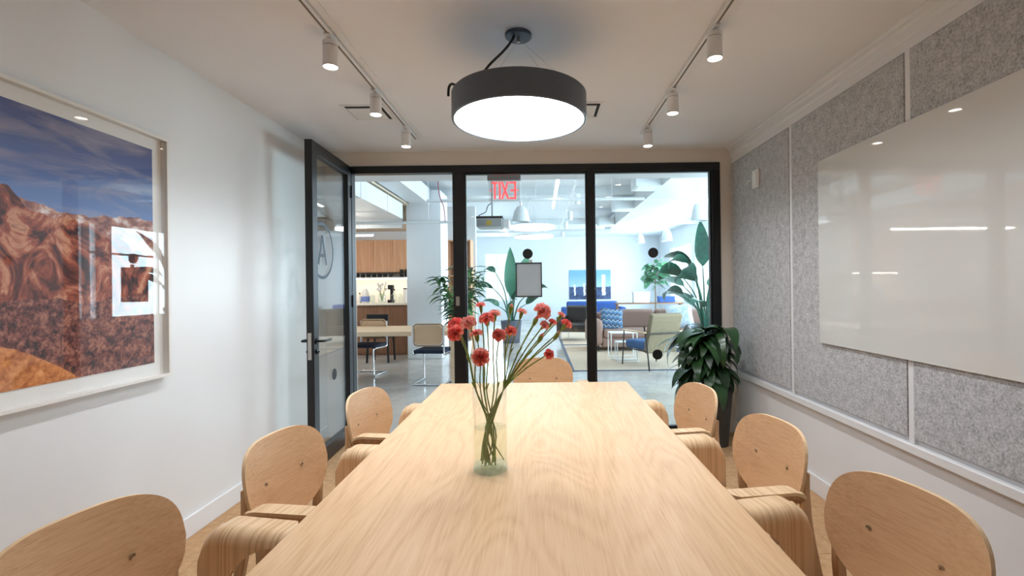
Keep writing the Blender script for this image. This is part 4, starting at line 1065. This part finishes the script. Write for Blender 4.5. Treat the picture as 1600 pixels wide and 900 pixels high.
# black leather armchair, further back
ba = thing('leather_armchair', 'black leather armchair beyond the sofa on far rug', 'armchair', (.98, 12.3, .0115), math.radians(-20))
soft('seat', -.38, .38, -.38, .38, .22, .44, 'black_leather', ba, .06); soft('backrest', -.40, .40, .26, .46, .40, .86, 'black_leather', ba, .06)
soft('arm', -.47, -.375, -.38, .40, .20, .60, 'black_leather', ba, .03); soft('arm', .375, .47, -.38, .40, .20, .60, 'black_leather', ba, .03)
for x in (-.36, .36):
    for y in (-.32, .34): MB().tube([(x, y, 0), (x, y, .225)], .014, 8).build('leg', 'chrome', ba)
bsf = thing('blue_sofa', 'royal blue sofa far away under the coast print', 'sofa', (1.0, 17.2, 0))
soft('seat', 0, 1.9, 0, .85, .12, .44, 'blue_sofa', bsf, .06); soft('backrest', 0, 1.9, .62, .9, .3, .82, 'blue_sofa', bsf, .07); soft('arm', -.2, .01, 0, .88, .12, .62, 'blue_sofa', bsf, .06); soft('arm', 1.89, 2.1, 0, .88, .12, .62, 'blue_sofa', bsf, .06)
for x in (.1, 1.8):
    for y in (.1, .75): MB().tube([(x, y, 0), (x, y, .13)], .02, 8).build('foot', 'black_soft', bsf)
p0 = at(890, 468, 19.97)
po = thing('coast_print', 'large blue print of white steam plumes on far wall', 'picture', (p0.x, LY1 - .001, p0.z))
box('print', 0, 1.72, -.03, 0, 0, 1.22, 'print2', po)
cs = thing('console_table', 'low brown console with white box behind the sofa', 'console', (2.4, 15.0, 0))
box('top', 0, 2.1, 0, .4, .80, .84, 'bar_wood', cs)
for x in (.03, 2.03): box('leg', x, x + .04, .05, .35, 0, .7995, 'bar_wood', cs)
box('shelf', .07, 2.03, .05, .35, .3, .33, 'bar_wood', cs)
t = thing('storage_box', 'white box standing on the console behind the sofa', 'box', (2.95, 15.05, .8405)); box('body', 0, .5, 0, .28, 0, .30, 'white_metal', t, bevel=.01); box('lid', -.01, .51, -.01, .29, .3005, .34, 'white_metal', t)
t = thing('storage_box', 'slate blue box on the console under the fig tree', 'box', (3.75, 15.05, .8405)); box('body', 0, .5, 0, .28, 0, .15, 'blue_sofa', t, bevel=.01); box('lid', -.01, .51, -.01, .29, .1505, .19, 'blue_sofa', t)

# ------------------------------------------------------------------ lounge plants
rnd = random.Random(21)
def planter(par, r, h, mat):
    MB().lathe([(.001, 0), (r * .8, 0), (r, h), (r * .92, h), (r * .9, h - .05), (.001, h - .05)], 28, cap=False).build('planter', mat, par, smooth=True)
    MB().lathe([(.001, h - .06), (r * .9, h - .06), (r * .9, h - .045), (.001, h - .045)], 20, cap=False).build('soil', 'soil', par)
pm = thing('potted_palm', 'feathery green palm standing behind the first black mullion', 'plant', (-1.42, 8.6, 0)); planter(pm, .20, .42, 'white_metal')
lf = [leaf_mesh('leaf', .36, .09, d, 'leaf_palm', 7, .3) for d in (.7, 1.1, 1.5)]
for i in range(14):
    a = 2 * PI * i / 14 + rnd.uniform(-.3, .3); h = rnd.uniform(.95, 1.78); sp_ = rnd.uniform(.12, .42)
    P = smoothpath([(0, 0, .38), (math.cos(a) * sp_ * .3, math.sin(a) * sp_ * .3, .38 + (h - .38) * .6), (math.cos(a) * sp_, math.sin(a) * sp_, h)], 5)
    MB().tube(P, .008, 6).build('stem', 'stem_green', pm, smooth=True)
    for q in range(4, len(P)):
        for s_ in (-1, 1): put_leaf(rnd.choice(lf), pm, P[q], a + s_ * rnd.uniform(.6, 1.3), rnd.uniform(-.1, .6), rnd.uniform(-.3, .3), rnd.uniform(.7, 1.1))
def bop(name, lb, loc, stems, pr, ph, mat):
    t = thing(name, lb, 'plant', loc); planter(t, pr, ph, mat)
    for (ang, lean, h, L, W, dr, pit) in stems:
        e = Vector((math.cos(ang) * lean, math.sin(ang) * lean, h))
        P = smoothpath([(math.cos(ang) * .05, math.sin(ang) * .05, ph - .06), (e.x * .4, e.y * .4, ph + (h - ph) * .6), e], 5)
        MB().tube(P, [.02 - .012 * i / (len(P) - 1) for i in range(len(P))], 8).build('stem', 'leaf_bop', t, smooth=True)
        put_leaf(leaf_mesh('leaf', L, W, dr, 'leaf_bop', 10, .25, wave=.12), t, e, ang, pit, rnd.choice([-1, 1]) * rnd.uniform(.4, 1.0) if pit < 1.1 else .15)
bop('bird_of_paradise', 'tall banana leaved plant in slate pot behind the paper notice', at(799, 534, 11.9) * 1.0, [
    (PI * .52, .10, 1.15, 1.25, .36, .05, 1.50), (PI * .4, .16, 1.05, .9, .30, .3, 1.4), (.9, .40, 1.6, .80, .26, .4, 1.2), (.1, .5, 1.25, .6, .22, 2.0, .7), (3.0, .45, 1.35, .65, .2, 1.9, .5), (2.9, .4, 1.75, .5, .2, 2.0, .7), (-.3, .4, .95, .55, .2, 1.6, .8), (-1.5, .2, .8, .55, .26, 1.2, 1.0), (3.3, .3, .9, .5, .24, 1.5, .8)], .26, .55, 'pot_slate')
C_ = [o for o in bpy.data.objects if o.name.startswith('bird_of_paradise')][0]; C_.location.z = 0
bop('bird_of_paradise', 'large arching banana leaved plant filling the right pane edge', (3.22, 9.35, .0), [
    (PI * .45, .22, 1.75, .95, .34, .15, 1.45), (PI, .45, 1.55, .85, .34, 2.2, .6), (PI * .95, .25, 1.75, .85, .36, 2.0, .8), (PI * .85, .40, 1.35, .85, .34, 2.0, .6), (PI * 1.02, .15, 1.45, .75, .34, 2.1, .6), (PI * 1.1, .5, 1.2, .75, .24, 2.0, .5), (PI * 1.2, .3, 1.5, .8, .3, 1.7, .7), (.3, .3, 1.6, .8, .28, 1.8, .7), (PI * 1.5, .25, 1.35, .8, .3, 1.6, .9), (PI * .9, .2, .95, .7, .3, 1.4, .9), (PI * 1.05, .35, 1.8, .7, .26, 2.2, .5), (1.9 * PI, .2, 1.85, .9, .3, .6, 1.2), (PI * 1.35, .35, .95, .6, .26, 1.5, .7)], .27, .55, 'pot_slate')
fg = thing('fig_tree', 'lollipop shaped fig tree with pale green leaves by console', 'plant', (at(1024, 470, 14.2).x, 14.2, 0)); planter(fg, .24, .5, 'white_metal')
MB().tube([(0, 0, .42), (.01, 0, 1.0), (-.01, 0, 1.75)], [.022, .018, .014], 8).build('trunk', 'bark', fg, smooth=True)
lf = [leaf_mesh('leaf', .30, .20, d, 'leaf_fig', 7, .15) for d in (.5, .9)]
for i in range(130):
    a = rnd.uniform(0, 2 * PI); z = rnd.uniform(1.42, 2.02); rr = .30 * math.sqrt(max(.05, 1 - ((z - 1.72) / .42) ** 2)); b = rnd.uniform(.25, 1) * rr
    put_leaf(rnd.choice(lf), fg, (math.cos(a) * b, math.sin(a) * b, z), a, rnd.uniform(-.7, .9), rnd.uniform(-.6, .6), rnd.uniform(.65, 1.0))
for i in range(7):
    a = 2 * PI * i / 7; MB().tube([(0, 0, 1.45 + .04 * i), (math.cos(a) * .22, math.sin(a) * .22, 1.68 + .04 * i)], .006, 5).build('branch', 'bark', fg)
